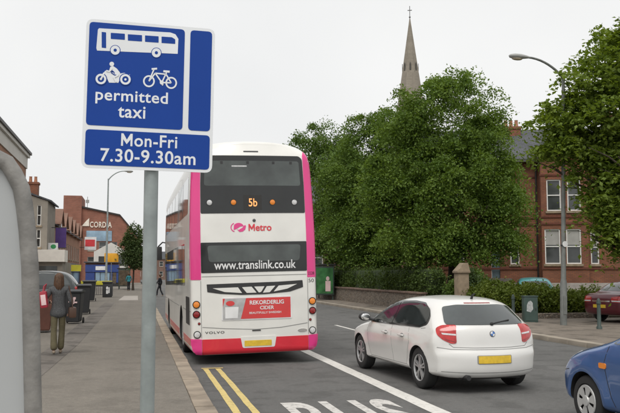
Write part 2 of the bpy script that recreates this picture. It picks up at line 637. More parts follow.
def poly_grid(poly, step):
    pts = []
    n = len(poly)
    for i in range(n):
        a, b = Vector(poly[i]), Vector(poly[(i + 1) % n])
        k = max(1, int((b - a).length / step + .5))
        for j in range(k): pts.append(a.lerp(b, j / k))
    nb = len(pts)
    xs = [p.x for p in pts]
    ys = [p.y for p in pts]
    def inside(x, y):
        c = False
        for i in range(nb):
            a, b = pts[i], pts[i - 1]
            if (a.y > y) != (b.y > y) and x < (b.x - a.x) * (y - a.y) / (b.y - a.y) + a.x: c = not c
        return c
    def near(x, y):
        return any((p.x - x) ** 2 + (p.y - y) ** 2 < (step * .45) ** 2 for p in pts[:nb])
    x = min(xs) + step / 2
    while x < max(xs):
        y = min(ys) + step / 2
        while y < max(ys):
            if inside(x, y) and not near(x, y): pts.append(Vector((x, y)))
            y += step
        x += step
    r = delaunay_2d_cdt([p.to_2d() for p in pts], [], [list(range(nb))], 1, 1e-6)
    return r[0], r[2]

def round_poly(p, r=.03, n=3):
    out = []
    m = len(p)
    for i in range(m):
        a, b, c = Vector(p[i - 1]), Vector(p[i]), Vector(p[(i + 1) % m])
        ra = min(r, (a - b).length * .45, (c - b).length * .45)
        s, e = b + (a - b).normalized() * ra, b + (c - b).normalized() * ra
        for k in range(n + 1):
            t = k / n
            out.append(tuple(s * (1 - t) ** 2 + b * 2 * t * (1 - t) + e * t * t))
    return out

def patch(surf, poly, O, U, V, D, mat, parent, name, off=.004, step=.06, rnd=0):
    """thin panel laid on a body: the 2D polygon cast along D onto the surface, with a rim"""
    O, U, V, D = map(Vector, (O, U, V, D))
    if rnd: poly = round_poly(poly, rnd)
    vs, fs = poly_grid(poly, step)
    m = MB()
    top, low = [], []
    for v in vs:
        a, b = surf.cast(O + U * v[0] + V * v[1], D, off)
        top.append(m.bm.verts.new(a))
        low.append(b)
    for f in fs:
        try: m.bm.faces.new([top[i] for i in f])
        except ValueError: pass
    m.bm.normal_update()
    bnd = [e for e in m.bm.edges if len(e.link_faces) == 1]
    idx = {v: i for i, v in enumerate(top)}
    lv = {}
    for e in bnd:
        q = []
        for v in e.verts:
            if v not in lv: lv[v] = m.bm.verts.new(low[idx[v]])
            q.append(v)
        m.bm.faces.new((q[0], q[1], lv[q[1]], lv[q[0]]))
    return m.build(name, mat, parent, angle=45)

def decal(surf, bm, O, U, V, D, mat, parent, name, off=.005):
    O, U, V, D = map(Vector, (O, U, V, D))
    for v in bm.verts:
        v.co = surf.cast(O + U * v.co.x + V * v.co.y, D, off)[0]
    m = MB()
    m.bm.free()
    m.bm = bm
    return m.build(name, mat, parent)

def strip(pts, w):
    """outline of a polyline of width w in 2D"""
    P = [Vector(p) for p in pts]
    l, r = [], []
    for i, p in enumerate(P):
        t = (P[min(i + 1, len(P) - 1)] - P[max(i - 1, 0)]).normalized()
        n = Vector((-t.y, t.x)) * w / 2
        l.append(tuple(p + n))
        r.append(tuple(p - n))
    return l + r[::-1]

# ------------------------------------------------------------------ inflated body: a side silhouette given width, crown and rounded edges
def chaikin(p, it=2):
    for _ in range(it):
        q = []
        for i in range(len(p)):
            a, b = Vector(p[i]), Vector(p[(i + 1) % len(p)])
            q += [a * .75 + b * .25, a * .25 + b * .75]
        p = q
    return p

def resample(p, n):
    P = [Vector(a) for a in p]
    d = [0]
    for i in range(len(P)): d.append(d[-1] + (P[(i + 1) % len(P)] - P[i]).length)
    out = []
    j = 0
    for k in range(n):
        s = d[-1] * k / n
        while d[j + 1] < s: j += 1
        t = (s - d[j]) / max(1e-9, d[j + 1] - d[j])
        out.append(P[j].lerp(P[(j + 1) % len(P)], t))
    return out

def inflate(name, sil, hw, crown, rad, mat, parent, conv, n=150, step=.07, it=2, mats=(), ex=.17, hnom=.87):
    """sil: closed (a,b) outline; hw(a,b): half width; crown(a,b,na,nb): shift of the edge against the middle; conv(l,a,b) -> local xyz"""
    S = resample(chaikin(sil, it), n)
    area = sum(S[i].x * S[(i + 1) % n].y - S[(i + 1) % n].x * S[i].y for i in range(n))
    sg = 1 if area > 0 else -1
    N = []
    for i in range(n):
        t = (S[(i + 1) % n] - S[i - 1]).normalized()
        N.append(Vector((-t.y, t.x)) * sg)
    for _ in range(2):
        N = [(N[i - 1] + N[i] * 2 + N[(i + 1) % n]).normalized() for i in range(n)]
    k_ = ex / hnom
    V = [q * (1 - k_) for q in (0, .15, .3, .45, .6, .74, .88, 1)] + [1 - k_ * (1 - math.sin(R(t))) for t in (18, 36, 52, 66, 78, 90)]
    def edge_round(a):
        t = max(0, (a - 1 + k_) / k_)
        return 1 - math.sqrt(max(0, 1 - t * t))
    VV = [-v for v in V[:0:-1]] + V
    bm = bmesh.new()
    rings = []
    for v in VV:
        a = abs(v)
        ring = []
        for i in range(n):
            c = crown(S[i].x, S[i].y, -N[i].x, -N[i].y)
            q = S[i] + c * (a * a) + N[i] * (rad * edge_round(a))
            ring.append(bm.verts.new(conv(v * hw(q.x, q.y), q.x, q.y)))
        rings.append((v, ring))
    for (v0, r0), (v1, r1) in zip(rings, rings[1:]):
        for i in range(n):
            bm.faces.new((r0[i], r0[(i + 1) % n], r1[(i + 1) % n], r1[i]))
    edge = []
    for i in range(n):
        c = crown(S[i].x, S[i].y, -N[i].x, -N[i].y)
        edge.append(S[i] + c + N[i] * rad)
    xs = [p.x for p in edge]
    ys = [p.y for p in edge]
    pts = [p.copy() for p in edge]
    def inside(x, y):
        c = False
        for i in range(n):
            a, b = edge[i], edge[i - 1]
            if (a.y > y) != (b.y > y) and x < (b.x - a.x) * (y - a.y) / (b.y - a.y) + a.x: c = not c
        return c
    x = min(xs) + step / 2
    while x < max(xs):
        y = min(ys) + step / 2
        while y < max(ys):
            if inside(x, y) and all((p.x - x) ** 2 + (p.y - y) ** 2 > (step * .5) ** 2 for p in edge): pts.append(Vector((x, y)))
            y += step
        x += step
    vs, _, fs, orig = delaunay_2d_cdt(pts, [], [list(range(n))], 1, 1e-6)[:4]
    for sgn, ring in ((-1, rings[0][1]), (1, rings[-1][1])):
        vv = []
        for k, v in enumerate(vs):
            o = orig[k]
            src = [j for j in o if j < n] if o else []
            vv.append(ring[src[0]] if src else bm.verts.new(conv(sgn * hw(v[0], v[1]), v[0], v[1])))
        for f in fs:
            try: bm.faces.new([vv[i] for i in f])
            except ValueError: pass
    bmesh.ops.recalc_face_normals(bm, faces=bm.faces)
    me = bpy.data.meshes.new(name)
    bm.to_mesh(me)
    bm.free()
    me.materials.append(mat)
    for q in mats: me.materials.append(q)
    finish(me, 50)
    o = link(bpy.data.objects.new(name, me))
    o.parent = parent
    return o

def cut(o, cutters):
    """subtract closed meshes from o (the wheel arches)"""
    for c in cutters:
        md = o.modifiers.new('arch', 'BOOLEAN')
        md.object = c
        md.operation = 'DIFFERENCE'
        md.solver = 'EXACT'
        md.material_mode = 'TRANSFER'
    bpy.context.view_layer.update()
    dg = bpy.context.evaluated_depsgraph_get()
    me = bpy.data.meshes.new_from_object(o.evaluated_get(dg))
    o.modifiers.clear()
    old = o.data
    o.data = me
    me.name = old.name
    for c in cutters: bpy.data.objects.remove(c)
    finish(me, 50)

def smooth(x, a, b):
    t = max(0, min(1, (x - a) / (b - a)))
    return t * t * (3 - 2 * t)

# ------------------------------------------------------------------ wheels
def make_wheel(parent, p, r, wdt, sgn, style='alloy', n=5):
    """wheel with its outer face towards sgn*x at p (centre of the outer face)"""
    m = X_axis(p, sgn)
    rr = r * .66
    t = MB().lathe([(rr, -wdt), (r * .93, -wdt), (r, -wdt * .85), (r, -wdt * .15), (r * .965, -.012), (r * .90, 0), (rr * 1.05, .002), (rr, -.012), (rr, -wdt)], 40, m)
    tyre = t.build('wheel', MT['rubber'], parent)
    f = MB()
    f.lathe([(rr, -.01), (rr * .97, -.002), (rr * .91, -.012), (rr * .90, -.03)], 36, m)
    if style == 'alloy':
        for k in range(n):
            a = 2 * PI * k / n + .3
            for da in (-.17, .17):
                c0, c1 = Vector((math.cos(a + da * .8), math.sin(a + da * .8), 0)), Vector((math.cos(a + da), math.sin(a + da), 0))
                nrm = Vector((-math.sin(a), math.cos(a), 0)) * rr * .062
                q = [c0 * rr * .18 - nrm, c1 * rr * .92 - nrm, c1 * rr * .92 + nrm, c0 * rr * .18 + nrm]
                f.prism([m @ (v + Vector((0, 0, -.045))) for v in q], m.to_3x3() @ Vector((0, 0, .033)))
        f.lathe([(rr * .25, -.05), (rr * .24, -.01), (0, -.006)], 20, m)
        f.build('rim', MT['alloy'], tyre)
        d = MB().lathe([(rr * .92, -.03), (rr * .90, -.09), (0, -.088)], 30, m)
        d.build('brake_disc', MT['seam'], tyre)
    else:
        f.lathe([(rr * .92, -.03), (rr * .90, -.05), (0, -.05)], 36, m)
        f.build('rim', MT['darkplastic'], tyre)
        c = MB().lathe([(rr * .97, -.004), (rr * .93, .006), (rr * .8, .004), (rr * .78, -.004)], 36, m)
        for k in range(n):
            a = 2 * PI * k / n + .25
            q = []
            for s, rad in ((-.33, .2), (-.36, .8), (-.2, .86), (.2, .86), (.36, .8), (.33, .2)):
                q.append(m @ Vector((math.cos(a + s) * rr * rad, math.sin(a + s) * rr * rad, -.006)))
            c.prism(q, m.to_3x3() @ Vector((0, 0, .01)))
        c.lathe([(rr * .34, .0), (rr * .3, .016), (0, .02)], 24, m)
        c.build('hubcap', MT['hubcap'], tyre)
    return tyre

# ------------------------------------------------------------------ cars
def yz(l, a, b): return Vector((l, a, b))

def car_hw(W, belt, tum, y0, y1, wb, flare=.018, tail=.075):
    yc, hl = (y0 + y1) / 2, (y1 - y0) / 2
    def f(y, z):
        t = abs((y - yc) / hl)
        h = W / 2 * (1 - .035 * t ** 2 - tail * smooth(t, .72, 1.05) ** 2)
        if z < .55: h -= .05 * smooth(.55 - z, 0, .40)
        h -= .012 * math.exp(-((z - .47) / .09) ** 2)
        h += .008 * math.exp(-((z - .74) / .05) ** 2)
        if z > belt - .12: h -= .030 * smooth(z, belt - .12, belt)
        if z > belt: h -= (z - belt) * tum
        for ya in (0, wb):
            d = math.hypot(y - ya, z - .31)
            h += flare * math.exp(-((d - .36) / .07) ** 2)
        return h
    return f

def make_car(name, label, cat, loc, rz, group, mat, sil, W, belt, tum, wb, r, wstyle, spokes, rad=.07, ends=.15, flare=.018, arch=.035, sides=(-1, 1), nn=150, tail=.075, ex=.17):
    root = thing(name, label, cat, loc, rz, group)
    y0, y1 = min(p[0] for p in sil), max(p[0] for p in sil)
    hw = car_hw(W, belt, tum, y0, y1, wb, flare, tail)
    def crown(a, b, na, nb):
        t = (a - (y0 + y1) / 2) / ((y1 - y0) / 2)
        return Vector((-math.copysign(ends * smooth(abs(t), .05, .95), t), -.05 * smooth(b, .8, 1.3)))
    body = inflate('body', sil, hw, crown, rad, mat, root, yz, n=nn, step=.055, ex=ex)
    cs = []
    for ya in (0, wb):
        for s in (-1, 1):
            m = MB().lathe([(0, 0), (r + arch, 0), (r + arch, .42), (0, .42)], 44, X_axis((s * (W / 2 - .32), ya, r + .012), s))
            cs.append(m.build('arch', MT['seam'], None))
    for c in cs:
        c.parent = None
    # the cutters stand at the origin like the body's own coordinates
    inv_parent = body.parent
    body.parent = None
    cut(body, cs)
    body.parent = inv_parent
    surf = Surf(body)
    for ya in (0, wb):
        for s in sides:
            make_wheel(root, (s * (W / 2 - .025), ya, r), r, .2, s, wstyle, spokes)
    return root, surf, body

SIDE = lambda s: ((s * 3, 0, 0), (0, 1, 0), (0, 0, 1), (-s, 0, 0))
REAR = ((0, -4, 0), (1, 0, 0), (0, 0, 1), (0, 1, 0))
FWD = ((0, 7, 0), (1, 0, 0), (0, 0, 1), (0, -1, 0))
def DIAG(s):   # looking at the rear corner on side s; u grows towards the middle of the tail
    return ((s * 2.83, -2.83, 0), (-s * .7071, -.7071, 0), (0, 0, 1), (-s * .7071, .7071, 0))

# ------------------------------------------------------------------ foliage
def leaf_cloud(name, blobs, clumps, per, size, sigma, mat, parent, seed, up=.5, shell=.55, flat=.7, kind=None, loc=None, zmin=None):
    rng = np.random.default_rng(seed)
    B = np.array(blobs, float)
    vol = B[:, 3] * B[:, 4] * B[:, 5]
    pick = rng.choice(len(B), clumps, p=vol ** .8 / (vol ** .8).sum())
    d = rng.normal(size=(clumps, 3))
    d /= np.linalg.norm(d, axis=1)[:, None]
    rad = (shell + (1 - shell) * rng.random(clumps) ** .6)[:, None]
    C = B[pick, :3] + d * B[pick, 3:6] * rad
    n = clumps * per
    ci = np.repeat(np.arange(clumps), per)
    sg = sigma * (.6 + .8 * rng.random(clumps))[ci][:, None]
    off = rng.normal(size=(n, 3)) * sg * np.array([1, 1, flat])
    # leaves of a clump droop outwards from its middle
    off[:, 2] -= .35 * (off[:, 0] ** 2 + off[:, 1] ** 2) / max(sigma, .01)
    P = C[ci] + off
    if zmin is not None: P = P[P[:, 2] > zmin]
    n = len(P)
    N = rng.normal(size=(n, 3)) * .75
    N[:, 2] += up * 1.4
    N /= np.linalg.norm(N, axis=1)[:, None]
    A = rng.normal(size=(n, 3))
    A -= N * (A * N).sum(1)[:, None]
    A /= np.linalg.norm(A, axis=1)[:, None]
    Bv = np.cross(N, A)
    s = size * (.6 + .8 * rng.random(n))[:, None]
    v = np.empty((n, 4, 3))
    v[:, 0] = P - A * s * .55
    v[:, 1] = P + Bv * s * .34 + N * s * .10
    v[:, 2] = P + A * s * .6 - N * s * .08
    v[:, 3] = P - Bv * s * .34 + N * s * .10
    me = bpy.data.meshes.new(name)
    me.vertices.add(n * 4)
    me.vertices.foreach_set('co', v.reshape(-1))
    i = np.arange(n) * 4
    tri = np.stack([i, i + 1, i + 2, i, i + 2, i + 3], 1).reshape(-1)
    me.loops.add(n * 6)
    me.loops.foreach_set('vertex_index', tri.astype(np.int32))
    me.polygons.add(n * 2)
    me.polygons.foreach_set('loop_start', (np.arange(n * 2) * 3).astype(np.int32))
    me.update(calc_edges=True)
    me.validate()
    me.materials.append(mat)
    o = link(bpy.data.objects.new(name, me))
    o.parent = parent
    if loc: o.location = loc
    if kind: o['kind'] = kind
    return o

def trunk(parent, h, r, limbs, seed, lean=(0, 0), mat=None):
    rnd = random.Random(seed)
    m = MB()
    pts = []
    for k in range(7):
        t = k / 6
        pts.append((lean[0] * t + rnd.uniform(-.05, .05) * h * .2 * (k > 0), lean[1] * t + rnd.uniform(-.05, .05) * h * .2 * (k > 0), h * t))
    m.tube(pts, [r * (1.35 if k == 0 else 1) * (1 - .62 * k / 6) for k in range(7)], 12)
    for (zf, az, ln, rise, lr) in limbs:
        k = int(zf * 6)
        p = Vector(pts[k])
        q = []
        for j in range(6):
            t = j / 5
            q.append(p + Vector((math.cos(az) * ln * t, math.sin(az) * ln * t, rise * t ** 1.2)) + Vector((rnd.uniform(-.1, .1), rnd.uniform(-.1, .1), rnd.uniform(-.1, .1))) * ln * .18 * (j > 0))
        m.tube(q, [lr * (1 - .8 * j / 5) for j in range(6)], 8)
        for j in (2, 3, 4):
            a2 = az + rnd.uniform(-1.1, 1.1)
            e = q[j] + Vector((math.cos(a2), math.sin(a2), rnd.uniform(.1, .6))) * ln * .4
            mid = (q[j] + e) / 2 + Vector((0, 0, .1))
            m.tube([q[j], mid, e], [lr * .4, lr * .25, lr * .08], 6)
    return m.build('trunk', mat or MT['bark'], parent)

def tree(name, label, loc, blobs, h, r, limbs, clumps, per, size, sigma, mat, seed, group=None, lean=(0, 0), shell=.55, up=.5, flat=.7, zmin=None):
    t = thing(name, label, 'tree', loc, 0, group)
    trunk(t, h, r, limbs, seed, lean)
    leaf_cloud('crown', blobs, clumps, per, size, sigma, mat, t, seed, shell=shell, up=up, flat=flat, zmin=zmin)
    return t

# ------------------------------------------------------------------ building pieces (front faces -y, x along it, z up)
def wall_face(m, x0, x1, z0, z1, y, holes, depth=.14):
    us = sorted({x0, x1, *[h[0] for h in holes], *[h[1] for h in holes]})
    zs = sorted({z0, z1, *[h[2] for h in holes], *[h[3] for h in holes]})
    vd = {}
    def V(u, z):
        k = (round(u, 4), round(z, 4))
        if k not in vd: vd[k] = m.bm.verts.new((u, y, z))
        return vd[k]
    for i in range(len(us) - 1):
        for j in range(len(zs) - 1):
            cu, cz = (us[i] + us[i + 1]) / 2, (zs[j] + zs[j + 1]) / 2
            if any(h[0] < cu < h[1] and h[2] < cz < h[3] for h in holes): continue
            m.bm.faces.new((V(us[i], zs[j]), V(us[i + 1], zs[j]), V(us[i + 1], zs[j + 1]), V(us[i], zs[j + 1])))
    for a, b, c, d in [h[:4] for h in holes]:
        q = [(a, c), (b, c), (b, d), (a, d)]
        for k in range(4):
            (u0, w0), (u1, w1) = q[k], q[(k + 1) % 4]
            m.face([(u0, y, w0), (u0, y + depth, w0), (u1, y + depth, w1), (u1, y, w1)])

def sash(parent, x0, x1, z0, z1, y, depth=.14, sill=True, frame=None, f=.07, mid=True, blind=0, name='window'):
    frame = frame or MT['whitepaint']
    yb = y + depth - .04
    m = MB()
    m.box(x0 + .002, x0 + f, yb - .05, yb + .02, z0 + .002, z1 - .002)
    m.box(x1 - f, x1 - .002, yb - .05, yb + .02, z0 + .002, z1 - .002)
    m.box(x0 + f, x1 - f, yb - .052, yb + .02, z1 - f, z1 - .002)
    m.box(x0 + f, x1 - f, yb - .052, yb + .02, z0 + .002, z0 + f)
    if mid: m.box(x0 + f, x1 - f, yb - .035, yb + .02, (z0 + z1) / 2 - .03, (z0 + z1) / 2 + .03)
    o = m.build(name, frame, parent)
    MB().box(x0 + f, x1 - f, yb + .022, yb + .03, z0 + f, z1 - f).build('pane', MT['pane'], o)
    if blind:
        MB().box(x0 + f, x1 - f, yb + .012, yb + .018, z1 - f - (z1 - z0) * blind, z1 - f).build('blind', MT['blind'], o)
    if sill:
        MB().box(x0 - .08, x1 + .08, y - .07, y + depth * .5, z0 - .13, z0 - .001).build('sill', MT['sandstone'], o)
    return o

# ================================================================== THE SETTING
def sheet(name, x0, x1, y0, y1, z, mat, kind='structure'):
    m = MB()
    m.face([(x0, y0, z), (x1, y0, z), (x1, y1, z), (x0, y1, z)])
    o = m.build(name, mat)
    o['kind'] = kind
    return o

def slab(name, x0, x1, y0, y1, z0, z1, mat):
    o = MB().box(x0, x1, y0, y1, z0, z1).build(name, mat)
    o['kind'] = 'structure'
    return o

sheet('ground', -900, 900, -300, 1800, -.06, MT['earth'])
sheet('road', .96, 10.52, -25, 330, 0, MT['asphalt'])
slab('pavement', -7.0, .715, -20, 300, -.04, .116, MT['pavement'])
slab('pavement_opposite', 10.79, 13.3, -20, 200, -.04, .106, MT['forecourt'])
slab('forecourt', 13.3, 60, -5, 26.6, -.05, .098, MT['forecourt'])
slab('garden_ground', 12.9, 60, 26.6, 33.6, -.05, .15, MT['soil'])
slab('garden_terrace', 12.9, 70, 33.6, 75, -.05, 1.15, MT['lawn'])

def kerb_row(name, x0, x1, y0, y1, z, mat, ln, seed):
    rnd = random.Random(seed)
    m = MB()
    y = y0
    while y < y1:
        l = ln * rnd.uniform(.8, 1.15)
        dz = rnd.uniform(-.004, .004)
        m.box(x0 + rnd.uniform(-.004, .004), x1 + rnd.uniform(-.006, .006), y, y + l - .012, -.04, z + dz, bev=.012)
        y += l
    o = m.build(name, mat)
    o['kind'] = 'structure'
kerb_row('kerb', .72, .965, -6, 120, .125, MT['kerb'], .92, 3)
kerb_row('kerb_opposite', 10.51, 10.785, -6, 140, .118, MT['kerb_r'], .92, 4)

def band(m, pts, w, z=.004, jit=.0, seed=1):
    """painted line along pts, slightly ragged at its edges"""
    rnd = random.Random(seed)
    P = [Vector((p[0], p[1], 0)) for p in pts]
    n = max(2, int((P[-1] - P[0]).length / .35))
    t = (P[-1] - P[0]).normalized()
    s = Vector((-t.y, t.x, 0))
    vs = []
    for k in range(n + 1):
        c = P[0].lerp(P[-1], k / n)
        a = c + s * (w / 2 + rnd.uniform(-jit, jit))
        b = c - s * (w / 2 + rnd.uniform(-jit, jit))
        vs.append((m.bm.verts.new((a.x, a.y, z)), m.bm.verts.new((b.x, b.y, z))))
    for a, b in zip(vs, vs[1:]): m.bm.faces.new((a[0], a[1], b[1], b[0]))

m = MB()
band(m, [(1.27, -6), (1.27, 14.62)], .095, jit=.006)
band(m, [(1.50, -6), (1.50, 14.62)], .095, jit=.006, seed=2)
band(m, [(1.2, 14.72), (1.6, 14.72)], .10, z=.005, jit=.006)
m.build('road_marking_double_yellow', MT['yellow_line'])['kind'] = 'structure'
m = MB()
band(m, [(3.78, -6), (3.80, 60)], .235, jit=.005, seed=5)
m.build('road_marking_lane_line', MT['white_line'])['kind'] = 'structure'
m = MB()
for y in (-5, 4, 13, 22, 31, 40, 49, 58, 67): band(m, [(6.68, y), (6.68, y + 4.1)], .11, jit=.005)
m.build('road_marking_dashes', MT['white_line'])['kind'] = 'structure'
fr = Matrix.Translation((0, 0, .003))
o = text_flat('BUS', 1.93, 3.46, 8.25, 10.62, MT['old_white'], None, fr, th=.002, bold=.025, name='road_marking_bus', spacing=1.15)
o['kind'] = 'structure'

def blotch(name, pts, z, mat):
    m = MB()
    m.face([(x, y, z) for x, y in pts])
    m.build(name, mat)['kind'] = 'structure'
def ring_pts(cx, cy, rx, ry, seed, n=18):
    r = random.Random(seed)
    return [(cx + math.cos(2 * PI * k / n) * rx * r.uniform(.8, 1.15), cy + math.sin(2 * PI * k / n) * ry * r.uniform(.85, 1.1)) for k in range(n)]
# a long tarmac trench repair along the pavement, a pale paving repair, a sealed crack across the road
blotch('pavement_trench_repair', [(-1.95, 5), (-1.45, 5), (-1.5, 12), (-1.3, 19), (-1.25, 30), (-1.2, 46), (-1.75, 46), (-1.8, 30), (-1.85, 19), (-2.0, 12)], .1205, ground_mat('trench_tarmac', (.150, .135, .12), fine=.25))
blotch('pavement_paving_repair', [(-1.1, 50), (.1, 50), (.1, 60), (-.9, 60)], .1207, M('pale_concrete', (.33, .30, .27), .9, var=.1))
m = MB()
rnd = random.Random(12)
for (x0, y0, x1, y1, nn) in ((.98, 12.8, 2.4, 13.2, 10),):
    P = [(x0 + (x1 - x0) * k / nn + rnd.uniform(-.05, .05), y0 + (y1 - y0) * k / nn + rnd.uniform(-.05, .05)) for k in range(nn + 1)]
    for a, b in zip(P, P[1:]): band(m, [a, b], .010, z=.003)
m.build('road_crack', MT['patch'])['kind'] = 'structure'
m = MB()
m.box(.985, 1.16, 18.9, 19.3, .001, .006)
m.build('gully_cover', MT['iron'])['kind'] = 'structure'

# ================================================================== THE RED BRICK HOUSE
def chimney(parent, x, y, z0, z1, wx, wy, pots, mat):
    c = MB().box(x - wx / 2, x + wx / 2, y - wy / 2, y + wy / 2, z0, z1).box(x - wx / 2 - .06, x + wx / 2 + .06, y - wy / 2 - .06, y + wy / 2 + .06, z1 + .001, z1 + .16).build('chimney', mat, parent)
    for k in range(pots):
        px = x + (k - (pots - 1) / 2) * wx / max(1, pots) * .9
        MB().lathe([(.0, z1 + .15), (.13, z1 + .15), (.1, z1 + .55), (.12, z1 + .6), (.08, z1 + .6), (0, z1 + .5)], 14, Matrix.Translation((px, y, 0))).build('chimney_pot', M('pot', (.42, .2, .12), .9), c)
    return c

H = thing('brick_house', 'red brick house with white sash windows and projecting two storey bay behind low garden wall', 'house', (23.9, 40.8, 1.14), R(-20))
Z = 1.14
def hz(z): return z - Z
holes_main = [(-3.95, -3.45, hz(1.5), hz(4.35)), (-2.86, -2.34, hz(2.31), hz(4.3)), (1.66, 2.12, hz(2.31), hz(4.25)), (2.88, 3.62, hz(5.0), hz(6.65)), (-6.3, -5.5, hz(2.31), hz(4.25)), (-6.3, -5.5, hz(5.2), hz(7.0)), (4.6, 5.4, hz(2.31), hz(4.3)), (6.4, 7.2, hz(2.31), hz(4.3)), (6.4, 7.2, hz(5.0), hz(6.9))]
m = MB()
wall_face(m, -7.6, 9.5, 0, 7.25, 0, holes_main)
m.face([(-7.6, 0, 0), (-7.6, 0, 7.25), (-7.6, 9, 7.25), (-7.6, 9, 0)])
m.face([(9.5, 0, 0), (9.5, 9, 0), (9.5, 9, 7.25), (9.5, 0, 7.25)])
m.face([(-7.6, 9, 0), (9.5, 9, 0), (9.5, 9, 7.25), (-7.6, 9, 7.25)])
m.face([(-7.6, 0, 7.25), (-7.6, 9, 7.25), (-7.6, 4.5, 9.6)])
m.face([(9.5, 0, 7.25), (9.5, 9, 7.25), (9.5, 4.5, 9.6)])
m.build('wall', MT['brick_house'], H, recalc=True)
for k, h in enumerate(holes_main[1:]):
    sash(H, *h, 0, blind=(.0, .42, 0, 0, .3, 0, .4, .3)[k])
hb = [(-.86, -.06, hz(5.33), hz(7.14)), (.28, 1.03, hz(5.33), hz(7.14)), (-1.03, -.16, hz(2.31), hz(4.3)), (.16, .98, hz(2.31), hz(4.3))]
m = MB()
wall_face(m, -1.18, 1.38, 0, 7.0 + .15, -.8, hb)
m.face([(-1.18, -.8, 0), (-1.18, -.8, 7.15), (-1.18, 0, 7.15), (-1.18, 0, 0)])
m.face([(1.38, -.8, 0), (1.38, 0, 0), (1.38, 0, 7.15), (1.38, -.8, 7.15)])
bay = m.build('bay', MT['brick_house'], H)
for k, h in enumerate(hb): sash(H, *h, -.8, blind=(.0, 0, .42, .42)[k])
m = MB()
for z in (hz(4.55), hz(4.95), hz(7.35), hz(2.0)):
    m.box(-7.65, -1.25, -.05, -.001, z, z + .11)
    m.box(1.44, 9.5, -.05, -.001, z, z + .11)
    m.box(-1.23, 1.43, -.85, -.801, z, z + .11)
m.build('brick_band', M('band_brick', (.13, .045, .028), .9, var=.2, vs=9), H)
# roof: main slope, bay gable
m = MB()
m.prism([(-7.8, -.35, 7.15), (9.7, -.35, 7.15), (9.7, 4.5, 9.75), (-7.8, 4.5, 9.75)], (0, 0, .14))
m.prism([(-7.8, 9.35, 7.15), (9.7, 9.35, 7.15), (9.7, 4.5, 9.755), (-7.8, 4.5, 9.755)], (0, 0, .14))
m.prism([(-1.4, -1.05, 7.1), (.1, -1.05, 8.5), (.1, 2.3, 8.5), (-1.4, 1.2, 7.1)], (0, 0, .12))
m.prism([(1.6, -1.05, 7.1), (.1, -1.05, 8.505), (.1, 2.3, 8.505), (1.6, 1.2, 7.1)], (0, 0, .12))
rf = m.build('roof', MT['slate'], H)
MB().prism([(-1.18, -.79, 7.155), (1.38, -.79, 7.155), (.1, -.79, 8.42)], (0, .5, 0)).build('bay_gable', MT['brick_house'], H)
m = MB()
m.prism([(-1.5, -1.075, 7.0), (-1.5, -1.075, 7.2), (.1, -1.075, 8.66), (1.7, -1.075, 7.2), (1.7, -1.075, 7.0), (.1, -1.075, 8.44)], (0, .04, 0))
m.build('bargeboard', MT['drainpipe'], rf)
m = MB().tube([(-7.7, -.42, 7.12), (-1.45, -.42, 7.12)], .06, 8).tube([(1.65, -.42, 7.12), (9.6, -.42, 7.12)], .06, 8)
m.build('gutter', MT['drainpipe'], rf)
MB().tube([(-1.32, -.08, 0), (-1.32, -.08, 7.0)], .055, 8).build('drainpipe', MT['drainpipe'], H)
chimney(rf, -2.2, 3.7, 8.9, 9.75, 1.1, .6, 3, MT['brick_house'])
chimney(rf, 4.4, 4.5, 9.3, 10.6, 1.3, .6, 3, MT['brick_house'])
d = MB().box(-3.45 - .47, -3.453, .1, .16, hz(1.5), hz(3.6)).build('door', MT['doorblue'], H)
MB().box(-3.95 + .003, -3.925, .02, .13, hz(1.5), hz(4.34)).box(-3.925, -3.46, .05, .1, hz(3.62), hz(3.72)).build('frame', MT['whitepaint'], d)
MB().box(-3.92, -3.46, .11, .12, hz(3.73), hz(4.33)).build('pane', MT['pane'], d)
MB().blob((-3.53, .07, hz(2.5)), (.03, .03, .03), 10).build('handle', MT['chrome'], d)
MB().box(-4.5, -2.95, -1.3, -.02, 0, hz(1.5) - .01).box(-4.3, -3.1, -1.7, -1.3, 0, hz(1.34)).build('door_steps', MT['dampbrown'], H)

# neighbouring brick villa behind the big trees
N = thing('brick_villa', 'plain brown brick villa half hidden behind the large trees, beyond the hedge', 'house', (18.5, 62, 1.14), R(-20))
hs_ = [(-4.6 + 2.6 * k, -3.6 + 2.6 * k, z, z + 1.7) for k in range(4) for z in (1.1, 4.1)]
m = MB()
wall_face(m, -6, 6, 0, 6.6, 0, hs_)
m.face([(-6, 0, 0), (-6, 0, 6.6), (-6, 8, 6.6), (-6, 8, 0)])
m.face([(6, 0, 0), (6, 8, 0), (6, 8, 6.6), (6, 0, 6.6)])
m.build('wall', MT['brick_old'], N)
for h in hs_: sash(N, *h, 0)
MB().prism([(-6.3, -.3, 6.5), (6.3, -.3, 6.5), (6.3, 4, 9), (-6.3, 4, 9)], (0, 0, .14)).prism([(-6.3, 8.3, 6.5), (6.3, 8.3, 6.5), (6.3, 4, 9.005), (-6.3, 4, 9.005)], (0, 0, .14)).build('roof', MT['slate'], N)

# low garden wall with a grey coping in front of the house
G = thing('garden_wall', 'low brick garden wall under a wide grey coping below the bay windows', 'wall', (19.0, 33.1, .14), R(-16))
MB().box(-3.2, 12, -.12, .12, 0, .78).build('brickwork', MT['brick_house'], G)
MB().prism([(-3.3, -.28, .782), (12.1, -.28, .782), (12.1, .2, 1.14), (-3.3, .2, 1.14)], (0, .06, .05)).build('coping', MT['dampbrown'], G)

